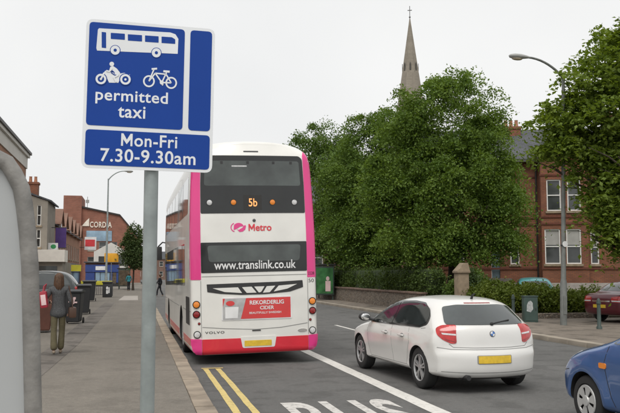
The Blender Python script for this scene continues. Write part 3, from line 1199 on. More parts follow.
# ================================================================== HEDGE, STONE WALL, GATE PILLAR, SHRUBS
Wl = thing('stone_wall', 'low rubble stone wall with brown coping under the clipped hedge', 'wall', (12.55, 0, 0))
m = MB().box(-.19, .19, 33.3, 62, .05, .84)
m.build('stonework', MT['rubble'], Wl)
rnd = random.Random(2)
m = MB()
y = 33.25
while y < 62:
    l = rnd.uniform(.6, 1.1)
    m.box(-.25 + rnd.uniform(-.015, .015), .25, y, y + l - .015, .842, .93 + rnd.uniform(-.012, .015), bev=.02)
    y += l
m.build('coping', M('coping_brown', (.17, .115, .09), .9, var=.25, vs=3, bump=.3), Wl)
He = thing('clipped_hedge', 'long clipped green hedge growing just behind the stone wall', 'hedge', (13.25, 0, 0))
hb = [(rnd.uniform(-.1, .1), 33.4 + .55 * k, 1.45 + rnd.uniform(-.03, .03), .50, .5, .62) for k in range(52)]
leaf_cloud('foliage', hb, 3800, 18, .095, .11, MT['leaf_h'], He, 5, shell=.75, up=.2, flat=1.)
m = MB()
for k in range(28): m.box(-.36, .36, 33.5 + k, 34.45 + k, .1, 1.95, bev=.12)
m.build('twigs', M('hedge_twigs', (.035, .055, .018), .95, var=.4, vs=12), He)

P = thing('gate_pillar', 'tall pale stone gate pillar with pyramid cap between hedge and shrubs', 'gate pillar', (12.42, 28.6, .1))
MB().box(-.22, .22, -.22, .22, 0, 1.68, bev=.015).box(-.27, .27, -.27, .27, 0, .22, bev=.02).build('shaft', MT['sandstone'], P)
m = MB().box(-.27, .27, -.27, .27, 1.682, 1.77, bev=.02)
b4 = [m.bm.verts.new(v) for v in ((-.25, -.25, 1.772), (.25, -.25, 1.772), (.25, .25, 1.772), (-.25, .25, 1.772))]
t4 = [m.bm.verts.new(v) for v in ((.02, -.2, 2.08), (.2, -.2, 2.08), (.2, .2, 2.08), (.02, .2, 2.08))]
m.bm.faces.new(t4)
for q in range(4): m.bm.faces.new((b4[q], b4[(q + 1) % 4], t4[(q + 1) % 4], t4[q]))
m.build('cap', MT['sandstone'], P)

Lk = thing('low_wall', 'low dark planting kerb wall in front of the spreading shrubs', 'wall', (0, 0, 0))
MB().box(12.72, 12.98, 21.9 + 4.9, 28.1, .09, .30, bev=.02).build('stones', MT['rubble'], Lk)
MB().box(12.72, 17.5, 26.55, 26.79, .09, .29, bev=.02).build('end_stones', MT['rubble'], Lk)

def shrub(name, label, loc, blobs, clumps, per, size, sigma, mat, seed, group=None, **k):
    t = thing(name, label, 'shrub', loc, 0, group)
    m = MB()
    rr = random.Random(seed)
    for b in blobs:
        for j in range(3):
            m.tube([(b[0] * .3, b[1] * .3, 0), (b[0] * .7, b[1] * .7, b[2] * .5), (b[0] + rr.uniform(-.3, .3) * b[3], b[1] + rr.uniform(-.3, .3) * b[4], b[2] + b[5] * .4)], [.03, .022, .01], 6)
    m.build('stems', MT['bark'], t)
    leaf_cloud('foliage', blobs, clumps, per, size, sigma, mat, t, seed, **k)
    return t
SG = 'shrubs in front of the brick house'
shrub('spreading_shrub', 'wide lime green spreading conifer just left of the green cabinet', (13.7, 28.0, .15), [(-.2, -.2, .75, .9, .8, .45), (.7, .1, .85, .8, .8, .45), (-.7, .6, .7, .7, .7, .4), (.1, .5, 1.05, .7, .6, .3)], 330, 42, .085, .16, MT['leaf_j'], 21, SG, flat=.5)
shrub('spreading_shrub', 'lime green spreading shrub behind the green cabinet and left of the lamp post', (15.5, 27.9, .15), [(-.4, 0, .75, .9, .8, .5), (.5, -.2, .65, .8, .8, .45), (0, .6, .9, .8, .7, .4)], 300, 42, .085, .16, MT['leaf_j'], 22, SG, flat=.5)
shrub('spreading_shrub', 'low yellowish shrub between the lamp post and the maroon car', (17.0, 27.6, .15), [(-.5, 0, .5, .7, .7, .45), (.5, .1, .6, .7, .7, .5)], 220, 40, .08, .15, MT['leaf_j'], 23, SG, flat=.6)
shrub('tall_grass_shrub', 'feathery pale green tall shrub right of the stone gate pillar', (13.1, 29.6, .15), [(0, 0, 1.0, .35, .35, .9), (.3, .2, .8, .3, .3, .7)], 120, 40, .1, .1, MT['leaf_y'], 24, SG, up=.0, flat=1.5)
shrub('dark_shrub', 'dark rounded shrub between the hedge end and the gate pillar', (13.9, 31.5, .15), [(-.3, -.4, .8, .7, .8, .7), (.5, .4, 1.0, .7, .7, .8)], 230, 40, .1, .17, MT['leaf_c'], 25, SG)
shrub('dark_shrub', 'dark green bush behind the lime shrub under the house door', (14.9, 31.9, .15), [(-.5, 0, .7, .9, .6, .6), (.6, 0, .6, .8, .6, .5)], 220, 40, .1, .17, MT['leaf_b'], 26, SG)
shrub('dark_shrub', 'dark bush beside the maroon car at the right edge', (20.2, 27.9, .1), [(0, 0, .8, 1.2, .6, .8)], 240, 40, .1, .17, MT['leaf_c'], 27, SG)
shrub('dark_shrub', 'small leafy bush by the maroon boot, lowest at right edge', (15.95, 20.6, .1), [(0, 0, .45, .32, .4, .42)], 90, 40, .09, .1, MT['leaf_b'], 28, SG)

# ================================================================== TREES
TG = 'roadside trees behind the hedge'
lb = lambda sc, z0: [(z0, a, 2.6 * sc, 2.2 * sc, .12 * sc) for a in (0.2, 1.4, 2.6, 3.7, 5.0)] + [(min(.95, z0 + .3), a, 2.0 * sc, 2.3 * sc, .09 * sc) for a in (.8, 2.1, 3.3, 4.6, 5.7)]
tree('broadleaf_tree', 'largest roadside tree, dense and round, standing in front of the spire', (15.5, 36.6, 1.0),
     [(0, 0, 5.0, 3.3, 3.2, 3.0), (-.2, 0, 8.4, 2.6, 2.5, 2.2), (-2.2, .2, 6.3, 2.2, 2.0, 2.2), (1.5, .1, 6.6, 1.9, 2.0, 2.0), (1.6, -.5, 3.9, 1.9, 2.0, 2.0), (-2.6, -.5, 3.6, 2.0, 1.9, 2.2), (.4, 0, 10.2, 1.4, 1.3, .9), (2.1, 0, 4.9, 1.5, 1.4, 1.3), (0, -1.8, 4.0, 2.4, 1.5, 2.6), (-1.3, 0, 9.5, 1.5, 1.4, 1.1), (1.6, 0, 9.3, 1.2, 1.2, 1.0), (2.0, 0, 8.0, 1.1, 1.0, .9), (-2.6, 0, 8.4, 1.2, 1.1, 1.0), (-3.4, 0, 5.4, 1.2, 1.1, 1.2), (-1.2, -1.5, 2.4, 1.6, 1.2, 1.0), (1.4, -1.4, 2.6, 1.6, 1.2, 1.1), (2.4, -.4, 3.2, 1.0, 1.0, .9)],
     5.2, .30, lb(1.0, .45), 430, 320, .115, .36, MT['leaf_a'], 31, TG, shell=.78, flat=.42, zmin=1.1)
tree('broadleaf_tree', 'mid sized roadside tree touching the largest tree on its left', (15.2, 48.5, 1.0),
     [(0, 0, 5.2, 3.0, 3.2, 3.4), (0, 0, 8.6, 2.3, 2.3, 2.2), (-1.7, 0, 6.8, 1.8, 1.8, 1.9), (1.7, 0, 9.4, 1.8, 1.7, 1.5), (-1.6, -.5, 3.4, 2.0, 2.0, 1.8), (1.0, 0, 3.5, 2.2, 2.0, 2.2), (-.6, 0, 10.4, 1.2, 1.2, .9), (2.6, 0, 6.6, 1.8, 1.6, 2.2), (.8, 0, 10.7, 1.2, 1.0, .9), (-2.6, 0, 4.6, 1.2, 1.2, 1.4), (0, -1, 2.2, 2.0, 1.2, 1.0), (2.6, 0, 10.3, 1.1, 1.0, 1.0)],
     5.5, .26, lb(1.0, .4), 380, 250, .13, .39, MT['leaf_b'], 32, TG, shell=.78, flat=.42, zmin=1.0)
tree('broadleaf_tree', 'dark domed tree farthest left, just above the bus roof', (16.4, 70, .2),
     [(0, 0, 7.0, 4.0, 4.0, 4.0), (-.5, 0, 12.0, 3.4, 3.2, 2.8), (1.8, 0, 11.6, 2.8, 2.8, 2.6), (-2.2, 0, 9.6, 2.2, 2.2, 2.2), (.6, 0, 14.3, 2.4, 2.2, 1.4)],
     8.0, .35, lb(1.3, .4), 380, 130, .18, .5, MT['leaf_c'], 33, TG, shell=.7, flat=.5, zmin=1.3)
tree('broadleaf_tree', 'dark tree filling the gap behind the stone wall, beyond the bus', (15.5, 58, 1.0),
     [(0, 0, 4.5, 2.6, 2.6, 3.2), (0, 0, 8.0, 2.3, 2.3, 2.6)], 5, .2, lb(1, .4), 420, 34, .24, .36, MT['leaf_c'], 34, TG, zmin=1.2)
# the near tree at the right edge: large loose leaves hanging over the pavement
tree('spreading_tree', 'loose bright green tree overhanging from the right edge above the maroon car', (17.4, 22.6, .1),
     [(-1.9, .2, 7.0, 2.2, 2.0, 1.3), (-1.1, 0, 9.0, 1.9, 2.0, 1.4), (-3.4, .4, 7.0, 1.2, 1.3, .7), (-4.1, .3, 5.9, .9, 1.0, .4), (-3.0, .3, 5.9, 1.5, 1.3, .6), (-1.6, -.4, 5.2, 1.6, 1.5, .7), (-1.2, -.2, 3.8, 1.2, 1.2, .7), (-.2, 0, 9.7, 2.0, 2.2, 1.2), (1.2, 0, 7.5, 2.3, 2.4, 2.2), (.6, .2, 4.3, 2.2, 2.2, 1.7), (-.95, -.3, 2.85, .8, .8, .45), (-2.9, 0, 8.1, 1.0, 1.0, .6), (-.5, .2, 6.2, 1.8, 1.8, 1.2), (-1.7, .1, 4.5, 1.1, 1.0, .4), (-2.6, -.2, 3.9, .85, 1.0, .45), (-2.35, -.2, 3.0, .75, .9, .4), (-2.9, -.1, 5.0, 1.0, 1.0, .4), (-2.0, -.2, 2.35, .6, .7, .3), (-1.8, -.2, 3.4, 1.0, 1.0, .6), (-4.3, .2, 6.6, .7, .8, .4), (-3.2, -.1, 4.5, .8, .8, .35), (-2.9, -.2, 3.4, .6, .7, .3), (-2.5, -.3, 4.3, .9, .8, .5), (-2.3, -.3, 3.6, .8, .8, .5), (-2.2, -.3, 2.8, .7, .8, .45), (-1.9, -.2, 4.2, .8, .8, .5), (-2.6, 0, 5.6, .9, .9, .4)],
     6.5, .24, [(.5, 3.0, 4.2, 1.9, .1), (.65, 2.5, 3.3, 2.2, .09), (.65, 3.6, 3.4, 2.0, .09), (.4, 3.2, 3.2, .6, .08), (.8, 3.1, 3.0, 2.8, .08), (.6, 5.2, 3, 2.2, .1), (.6, .5, 3, 2.2, .1), (.8, 1.5, 2.5, 2.6, .08)],
     1500, 52, .14, .21, MT['leaf_d'], 41, None, shell=.35, up=.9, flat=.3)
# small street tree on the far left pavement
tree('street_tree', 'slim young street tree on the left pavement beside the sign pole', (-.35, 80, .1),
     [(0, 0, 3.6, 1.15, 1.1, 1.3), (.1, 0, 5.2, .95, .95, 1.3), (-.35, 0, 4.4, 1.0, .9, 1.2), (.4, 0, 3.2, 1.0, .9, .9), (.0, 0, 6.3, .5, .5, .7)],
     4.2, .11, lb(.42, .5), 300, 30, .17, .2, MT['leaf_y'], 42, None, zmin=2.0)

# ================================================================== THE CHURCH
Ch = thing('church', 'tall grey stone church spire with a cross rising behind the largest tree', 'church', (55.3, 152, .9), R(-20))
def octa(r, z): return [(r * math.cos(PI / 8 + k * PI / 4), r * math.sin(PI / 8 + k * PI / 4), z) for k in range(8)]
m = MB().box(-3.6, 3.6, -3.6, 3.6, 0, 31)
for sx in (-1, 1):
    for sy in (-1, 1): m.box(sx * 3.6 - .6, sx * 3.6 + .6, sy * 3.6 - .6, sy * 3.6 + .6, 0, 29, mat=None)
m.build('tower', MT['churchstone'], Ch)
m = MB()
o0 = [m.bm.verts.new(p) for p in octa(3.75, 31.01)]
prev = o0
for z, r in ((39, 2.45), (46, 1.38), (54.6, .10)):
    cur = [m.bm.verts.new(p) for p in octa(r, z)]
    for k in range(8): m.bm.faces.new((prev[k], prev[(k + 1) % 8], cur[(k + 1) % 8], cur[k]))
    prev = cur
m.bm.faces.new(prev)
sp = m.build('spire', MT['churchstone'], Ch, angle=10)
for z, s in ((44.0, 1.), (34.5, 1.7)):
    for k in range(4):
        a = k * PI / 2 + PI / 2
        for da in ((-PI / 4, 0, PI / 4) if s == 1. else (0,)):
            rr = (1.72 if s == 1. else 2.95)
            mm = Matrix.Rotation(a + da, 4, 'Z')
            if da and k % 2: continue
            q = MB()
            q.prism([mm @ Vector((rr * .93, -.17 * s, z - .9 * s)), mm @ Vector((rr * .93, .17 * s, z - .9 * s)), mm @ Vector((rr * .93, .17 * s, z + .4 * s)), mm @ Vector((rr * .93, 0, z + .85 * s)), mm @ Vector((rr * .93, -.17 * s, z + .4 * s))], mm.to_3x3() @ Vector((.12, 0, 0)))
            q.build('louvre', M('louvre_dark', (.08, .075, .065), .9), sp)
MB().tube([(0, 0, 54.4), (0, 0, 57.3)], .07, 6).box(-.45, .45, -.06, .06, 56.3, 56.45).blob((0, 0, 54.9), (.2, .2, .2), 8).build('cross', M('cross_iron', (.12, .12, .12), .6), sp)
m = MB().box(-14, -3.62, -5, 5, 0, 10)
m.prism([(-14.3, -5.4, 9.8), (-14.3, 0, 17), (-14.3, 5.4, 9.8)], (10.6, 0, 0))
m.build('nave', MT['churchstone'], Ch)

# ================================================================== BUILDINGS ALONG THE LEFT STREET
def block_sides(m, x0, x1, y0, y1, z0, z1):
    """side, back and top faces of a box whose front (y0) is built separately"""
    m.face([(x0, y0, z0), (x0, y0, z1), (x0, y1, z1), (x0, y1, z0)])
    m.face([(x1, y0, z0), (x1, y1, z0), (x1, y1, z1), (x1, y0, z1)])
    m.face([(x0, y1, z0), (x1, y1, z0), (x1, y1, z1), (x0, y1, z1)])
    m.face([(x0, y0, z1), (x1, y0, z1), (x1, y1, z1), (x0, y1, z1)])
# corner block: x along the street
B1 = thing('corner_building', 'tall brick corner building with white cornice at upper left above the grey frame', 'building', (-7.0, 20, .1), R(90))
hh = [(1.2 + 2.35 * k, 2.15 + 2.35 * k, z, z + dz) for k in range(13) for z, dz in ((3.6, 1.5), (6.7, 1.25))]
m = MB()
wall_face(m, 0, 31.8, 0, 8.3, 0, hh)
block_sides(m, 0, 31.8, 0, 9, 0, 8.3)
m.build('wall', MT['brick_terrace'], B1)
m = MB().box(-.1, 31.9, -.07, 9, 8.302, 9.0).box(-.2, 32.0, -.2, 9.1, 9.002, 9.2)
m.build('cornice', MT['render_pale'], B1)
MB().box(-.3, 32.1, -.3, 9.2, 9.202, 9.36).build('gutter', MT['drainpipe'], B1)
for h in hh: sash(B1, *h, 0)
m = MB()
for k in range(6): m.box(.6 + 5.2 * k, 5.2 + 5.2 * k, -.06, -.002, .5, 2.5)
m.build('shop_window', MT['pane'], B1)
MB().box(.2, 31.6, -.18, -.002, 2.6, 3.2).build('fascia', MT['shopblue'], B1)

# rendered end house with a shop extension in front
B2 = thing('end_house', 'grey rendered gable end house with brick chimney and white shop fascia', 'house', (-6.5, 60, .1))
m = MB()
g = [(-.75, -.45, 5.2, 6.7), (-.75, -.45, 3.6, 4.9), (-2.6, -2.0, 5.2, 6.7), (-2.6, -2.0, 3.6, 4.9)]
wall_face(m, -6, 0, 0, 7.0, 0, g)
block_sides(m, -6, 0, 0, 5.4, 0, 7.0)
m.face([(-6, .001, 7.0), (0, .001, 7.0), (-3, .001, 8.0)])
m.build('wall', MT['render_grey'], B2)
for h in g: sash(B2, *h, 0, f=.05)
MB().prism([(.25, -.1, 6.95), (-3, -.1, 8.1), (-3, 5.5, 8.1), (.25, 5.5, 6.95)], (0, 0, .12)).prism([(-6.2, -.1, 6.95), (-3, -.1, 8.105), (-3, 5.5, 8.105), (-6.2, 5.5, 6.95)], (0, 0, .12)).build('roof', MT['slate'], B2)
chimney(B2, -1.15, .5, 7.0, 8.25, .8, .8, 2, MT['brick_house'])
ex = MB().box(-3.0, 1.35, -2.4, -.01, 0, 2.5).box(.02, 1.35, 0, 5.3, 0, 2.5).build('shop_extension', MT['render_grey'], B2)
MB().box(-3.1, 1.5, -2.6, -.012, 2.502, 3.35).build('fascia', MT['cream'], ex)
MB().box(-1.4, 1.0, -2.44, -2.402, .8, 2.2).build('shop_window', MT['pane'], ex)

# terrace: x along the street from y = 65.6
def make_terrace():
    t = thing('terraced_house', 'gabled red brick terraced house directly behind the grey gable end', 'house', (-6.5, 65.45, .1), R(90), 'terraced houses along the left pavement')
    W = 9.3
    hs2 = [(.9, 2.0, 3.5, 5.1), (3.0, 4.1, 3.5, 5.1), (5.2, 6.3, 3.5, 5.1), (7.3, 8.4, 3.5, 5.1)]
    m = MB()
    wall_face(m, 0, W, 0, 6.3, 0, hs2)
    block_sides(m, 0, W, 0, 7, 0, 6.3)
    m.build('wall', MT['brick_terrace'], t)
    for h in hs2: sash(t, *h, 0)
    rf = MB().prism([(0, -.3, 6.25), (W, -.3, 6.25), (W, 3.5, 8.3), (0, 3.5, 8.3)], (0, 0, .12)).prism([(0, 7.2, 6.25), (W, 7.2, 6.25), (W, 3.5, 8.305), (0, 3.5, 8.305)], (0, 0, .12)).build('roof', MT['slate'], t)
    for cx in (2.5, 6.8):
        gm = MB().prism([(cx - 1.3, -.25, 6.2), (cx + 1.3, -.25, 6.2), (cx + 1.3, -.25, 6.7), (cx, -.25, 8.0), (cx - 1.3, -.25, 6.7)], (0, 2.6, 0)).build('dormer_gable', MT['brick_terrace'], t)
        MB().prism([(cx - 1.5, -.4, 6.55), (cx, -.4, 8.05), (cx, -.4, 8.13), (cx - 1.55, -.4, 6.56)], (0, 2.7, 0)).prism([(cx + 1.5, -.4, 6.55), (cx, -.4, 8.055), (cx, -.4, 8.135), (cx + 1.55, -.4, 6.56)], (0, 2.7, 0)).build('dormer_roof', MT['brick_old'], gm)
        MB().box(cx - .4, cx + .4, -.28, -.252, 6.35, 7.2).build('dormer_window', MT['pane'], gm)
    chimney(rf, W - .5, 3.4, 7.9, 9.3, .6, 1.0, 2, MT['brick_house'])
    s = MB().box(.2, W - .2, -.12, -.002, .2, 2.5).build('shop_front', MT['pane'], t)
    MB().box(.1, W - .1, -.25, -.122, 2.52, 3.1).build('fascia', MT['darkplastic'], s)
    return t
T0 = make_terrace()
T0.scale = (1, 1, .87)
copy_tree(T0, (-6.5, 74.8, .1), 'gabled red brick terraced house, second from the grey gable end')
copy_tree(T0, (-6.5, 84.15, .1), 'gabled red brick terraced house farthest from the grey gable end')

# brick mill with the white lettering
Ml = thing('brick_mill', 'huge red brick mill with white lettering and stair tower closing the street', 'building', (0, 150, 0))
m = MB()
wl = [(-9.0 + 2.0 * k, -7.7 + 2.0 * k, z, z + 1.7) for k in range(3) for z in (3.2, 6.0)]
prof = [(-10.2, 14.0), (-3.3, 12.6), (-1.4, 10.35), (.6, 7.7)]
wall_face(m, -10.2, .6, 0, 7.69, 0, wl, .2)
m.face([(-10.2, 0, 7.7), (.6, 0, 7.7), (-1.4, 0, 10.35), (-3.3, 0, 12.6), (-10.2, 0, 14.0)])
m.prism([(.6, .02, 0), (.6, .02, 7.68), (.6, 24, 7.68), (.6, 24, 0)], (.05, 0, 0))
m.build('wall', MT['brick_mill'], Ml)
for h in wl: sash(Ml, *h, 0, .2, f=.1, frame=MT['greypaint'])
m = MB()
for (a, b), (c, d_) in zip(prof, prof[1:]): m.prism([(a, -.25, b), (c, -.25, d_), (c, -.25, d_ + .3), (a, -.25, b + .3)], (0, 25, 0))
m.build('roof', MT['drainpipe'], Ml)
MB().box(-13.46, -10.22, -.6, 9, 0, 16.2).box(-30, -13.47, .4, 9, 0, 13.2).build('stair_tower', MT['brick_mill'], Ml)
MB().box(-9.3, -4.7, -.12, -.02, 7.85, 9.75).build('glazed_panel', MT['paleblue'], Ml)
text_flat('CORDIA', -8.7, -4.75, 10.35, 11.45, MT['gilt'], Ml, front(-.05), th=.08, bold=.02, name='lettering', spacing=1.1)
MB().prism([(-10.15, -.05, 10.6), (-8.85, -.05, 10.6), (-8.85, -.05, 12.1), (-9.35, -.05, 11.6)], (0, -.08, 0)).build('logo', MT['gilt'], Ml)
MB().tube([(-9.3, 1, 14), (-9.3, 1, 16.2)], .06, 6).box(-9.6, -9.0, .9, 1.1, 15.0, 15.6).build('antenna', MT['greypaint'], Ml)

# single storey shop with the blue fascia, pale shop next to it, distant terrace across the bend
Sh = thing('blue_shop', 'single storey shop with bright blue front facing down the pavement', 'shop', (-4.3, 106, .1))
MB().box(-2.3, 1.95, .2, 6, 0, 3.1).build('wall', MT['brick_old'], Sh)
MB().box(-2.3, 1.95, -.05, .19, 1.9, 2.85).build('fascia', MT['shopblue'], Sh)
MB().box(-2.25, -1.1, .02, .19, .5, 1.85).build('panel', MT['shopblue'], Sh)
MB().box(.9, 1.9, .02, .19, .5, 1.85).build('panel', MT['shopblue'], Sh)
MB().box(-1.05, .85, .05, .19, .5, 1.85).build('shop_window', MT['paleblue'], Sh)
MB().box(-1.0, .35, -.1, -.052, 2.15, 2.65).build('sign_board', MT['platewhite'], Sh)
MB().box(-2.5, 2.1, -.2, 6.1, 3.102, 3.25).build('roof', MT['slate'], Sh)
m = MB()
for x in (-1.05, -.42, .21, .81): m.box(x, x + .05, -.01, .045, .5, 1.85)
m.box(-2.3, 1.95, -.02, .18, .05, .42)
m.build('mullion', MT['darkplastic'], Sh)
MB().box(1.15, 1.65, -.01, .015, .1, 1.8).build('door', MT['addark'], Sh)
Ws = thing('white_building', 'small white rendered building with dark gable opening beyond the blue shop', 'building', (-2.4, 122, .1))
MB().box(-4, 1.0, 0, 8, 0, 5).prism([(-4, 0, 5.001), (1.0, 0, 5.001), (-1.5, 0, 6.4)], (0, 8, 0)).build('wall', MT['render_pale'], Ws)
m = MB()
for x in (-3.3, -1.9, -.4): m.box(x, x + .9, -.04, -.002, 2.9, 4.3)
m.build('shop_window', MT['pane'], Ws)
MB().box(-3.6, .9, -.06, -.002, .2, 2.4).build('shop_front', MT['addark'], Ws)
Ft = thing('far_terrace', 'distant pale brick terrace at the end of the road, left of the bus', 'building', (3, 240, 0))
hf = [(-5.2 + 2.2 * k, -4.1 + 2.2 * k, z, z + 1.5) for k in range(8) for z in (1, 4)]
m = MB()
wall_face(m, -6, 13, 0, 6.2, 0, hf)
block_sides(m, -6, 13, 0, 8, 0, 6.2)
m.build('wall', MT['brick_far'], Ft)
for h in hf: sash(Ft, *h, 0)
MB().prism([(-6.2, -.3, 6.2), (13.2, -.3, 6.2), (13.2, 4, 8.5), (-6.2, 4, 8.5)], (0, 0, .1)).build('roof', MT['slate'], Ft)

# ================================================================== THE BUS
B = thing('double_decker_bus', 'white and magenta double decker bus with red bumper driving away in the bus lane', 'bus', (2.31, 15.2, .02), R(.6), None, ry=R(-1.4))
LB = 10.9
halfp = [(.0, .17), (.7, .17), (1.08, .17), (1.19, .195), (1.25, .26), (1.27, .38), (1.27, .6), (1.27, 1.0), (1.27, 1.6), (1.27, 2.2), (1.26, 2.8), (1.245, 3.3), (1.225, 3.75), (1.20, 4.0), (1.14, 4.18), (1.0, 4.31), (.75, 4.38), (.4, 4.42), (0, 4.435)]
silb = halfp + [(-a, b) for a, b in halfp[-2:0:-1]]
def bus_hw(a, b): return LB / 2 - .10 * smooth(b, 2.2, 4.2) - .07 * (abs(a) / 1.25) ** 2.5 - .16 * smooth(b, 3.95, 4.34) ** 2
shell = inflate('body_shell', silb, bus_hw, lambda a, b, na, nb: Vector((-a * .014, (2.3 - b) * .008)), .085, MT['buswhite'], B, lambda l, a, b: Vector((a, LB / 2 + l, b)), n=190, step=.14, it=1, ex=.10, hnom=5.45)
shell.parent = None
cs = []
for ya in (2.75, 8.3):
    for s in (-1, 1):
        cs.append(MB().lathe([(0, 0), (.56, 0), (.56, .6), (0, .6)], 44, X_axis((s * .85, ya, .50), s)).build('arch', MT['seam'], None))
cut(shell, cs)
shell.parent = B
sb = Surf(shell)
def rear(poly, mat, name, off=.004, parent=None, rnd=.03, step=.09):
    return patch(sb, poly, *REAR, MT[mat], parent or B, name, off, step, rnd)
def rect(x0, x1, z0, z1): return [(x0, z0), (x1, z0), (x1, z1), (x0, z1)]
for s in (-1, 1):
    q = [(1.055, 1.64), (1.245, 1.64), (1.245, 2.2), (1.236, 2.8), (1.22, 3.3), (1.20, 3.75), (1.175, 4.0), (1.12, 4.17), (1.06, 4.20), (1.03, 4.10), (1.045, 3.5), (1.055, 2.6)]
    rear([(s * a, b) for a, b in q], 'magenta', 'corner_panel', .007, rnd=.01, step=.03)
    patch(sb, rect(.17, .26, 1.66, 3.95), *SIDE(s), MT['magenta'], B, 'corner_panel', .005, .04)
    rear([(s * a, b) for a, b in ((1.05, .215), (1.15, .225), (1.21, .29), (1.235, .40), (1.24, .51), (1.05, .50))], 'magenta', 'bumper_corner', .024, rnd=0, step=.03)
bmp = rear(rect(-1.045, 1.045, .205, .495), 'busred', 'bumper', .008, rnd=.01, step=.04)
rc = rear([(-.27, .305), (.36, .305), (.40, .52), (-.31, .52)], 'buswhite', 'plate_recess', .012, rnd=.03)
rear(rect(-.235, .30, .335, .445), 'plate', 'number_plate', .018, rc, rnd=.01)
# upper deck glazing with black surround and the lamp band
up = rear([(-1.045, 2.93), (-1.04, 3.5), (-1.02, 4.03), (-.95, 4.09), (.95, 4.09), (1.02, 4.03), (1.04, 3.5), (1.045, 2.93)], 'blackgloss', 'upper_surround', .007, step=.05)
rear([(-.97, 3.48), (-.945, 3.98), (.945, 3.98), (.97, 3.48)], 'busglass', 'upper_window', .010, up, rnd=.05)
for x in (-.62, -.1, .42, .78):
    rear(rect(x - .025, x + .025, 3.92, 3.97), 'darkplastic', 'window_clip', .016, up, rnd=0)
rear(rect(-.42, -.12, 3.86, 3.885), 'lampclear', 'ceiling_light', .0125, up, rnd=0)
def round_lamp(x, z, r, mat, name, parent, dep=.02):
    p, _ = sb.cast(Vector((x, -4, z)), Vector((0, 1, 0)), .0)
    mm = Matrix.Translation(p) @ rot_to((0, -1, 0))
    ho = MB().lathe([(r * 1.22, 0), (r * 1.2, dep), (r * 1.02, dep), (r, dep * .6)], 24, mm).build(name, MT['blackgloss'], parent)
    MB().lathe([(r, dep * .5), (r * .9, dep * .95), (r * .5, dep * 1.25), (0, dep * 1.35)], 24, mm).build('lens', MT[mat], ho)
for x, mt_ in ((-.87, 'lampclear'), (-.40, 'lamporange'), (.38, 'lamporange'), (.83, 'lampclear')):
    round_lamp(x, 3.145, .055, mt_, 'high_level_lamp', up)
dsp = rear(rect(-.20, .16, 3.0, 3.29), 'unlit', 'route_display', .012, up, rnd=0)
def bus_text(s, x0, x1, z0, z1, mat, parent, bold=.012, off=.02, name='lettering', spacing=1.):
    return decal(sb, fit_bm(text_data(s, bold, spacing), x0, x1, z0, z1), *REAR, MT[mat], parent, name, off)
bus_text('5b', -.10, .07, 3.06, 3.22, 'led', dsp, .01)
# white band: emblem and Metro
emb = []
for k in range(15):
    a = -2.3 + k / 14 * 4.4
    emb.append((-.245 + .085 * math.cos(a), 2.665 + .075 * math.sin(a)))
bm_ = [emb]
rear([(-.31 + .10 * math.cos(R(t)) * (1 if t < 360 else 1), 2.66 + .078 * math.sin(R(t))) for t in range(20, 170, 15)] + [(-.41, 2.60), (-.35, 2.62), (-.28, 2.665), (-.20, 2.675)], 'magenta', 'emblem', .006, rnd=0, step=.03)
rear([(-.34, 2.61), (-.31, 2.60), (-.24, 2.64), (-.18, 2.70), (-.165, 2.67), (-.18, 2.61), (-.23, 2.565), (-.30, 2.56)], 'magenta', 'emblem', .006, rnd=0, step=.03)
rear(strip([(-.37 + .09 * math.cos(R(t)), 2.65 + .085 * math.sin(R(t))) for t in range(110, 255, 12)], .018), 'magenta', 'emblem', .006, rnd=0, step=.03)
bus_text('Metro', -.115, .345, 2.575, 2.715, 'busred', B, .02, .007)
round_lamp(.0, 2.785, .025, 'glass', 'rear_camera', B, .015)
# lower rear window with the web address
lw = rear([(-1.05, 1.77), (1.05, 1.77), (1.055, 2.36), (-1.055, 2.36)], 'blackgloss', 'lower_surround', .007, rnd=.02, step=.06)
rear([(-.90, 1.98), (.90, 1.98), (.93, 2.30), (-.93, 2.30)], 'busglass', 'lower_window', .010, lw, rnd=.06)
bus_text('www.translink.co.uk', -.80, .82, 1.83, 2.0, 'platewhite', lw, .012, .013)
# engine grille
gx = lambda cx, cy: (cx / 175.6 - 1.245, 2.46 - cy * .00595)
gr = rear([gx(*p) for p in ((52, 153), (130, 152), (300, 150), (386, 147), (388, 170), (340, 184), (250, 190), (170, 190), (100, 185), (54, 178))], 'darkplastic', 'engine_grille', .006, rnd=.01)
for p in ([(72, 166), (158, 165), (172, 184), (112, 179)], [(172, 165), (205, 164), (222, 184), (188, 184)], [(214, 164), (250, 164), (238, 182), (230, 184)], [(258, 164), (288, 163), (268, 184), (244, 185)], [(300, 163), (366, 159), (330, 174), (282, 182)]):
    rear([gx(*q) for q in p], 'buswhite', 'grille_bar', .010, gr, rnd=.005)
rear(strip([(-1.04, .73), (-.6, .69), (0, .655), (.5, .675), (1.04, .74)], .012), 'softseam', 'engine_cover_seam', .004, rnd=0)
rear(strip([(-1.055, .52), (-1.06, 1.0), (-1.06, 1.62)], .01), 'softseam', 'panel_seam', .004, rnd=0)
rear(strip([(1.055, .52), (1.06, 1.0), (1.06, 1.62)], .01), 'softseam', 'panel_seam', .004, rnd=0)
rear(strip([(-1.04, 1.70), (1.04, 1.70)], .012), 'softseam', 'panel_seam', .004, rnd=0)
rear(rect(-.08, .09, .625, .645), 'darkplastic', 'cover_handle', .012, rnd=.008)
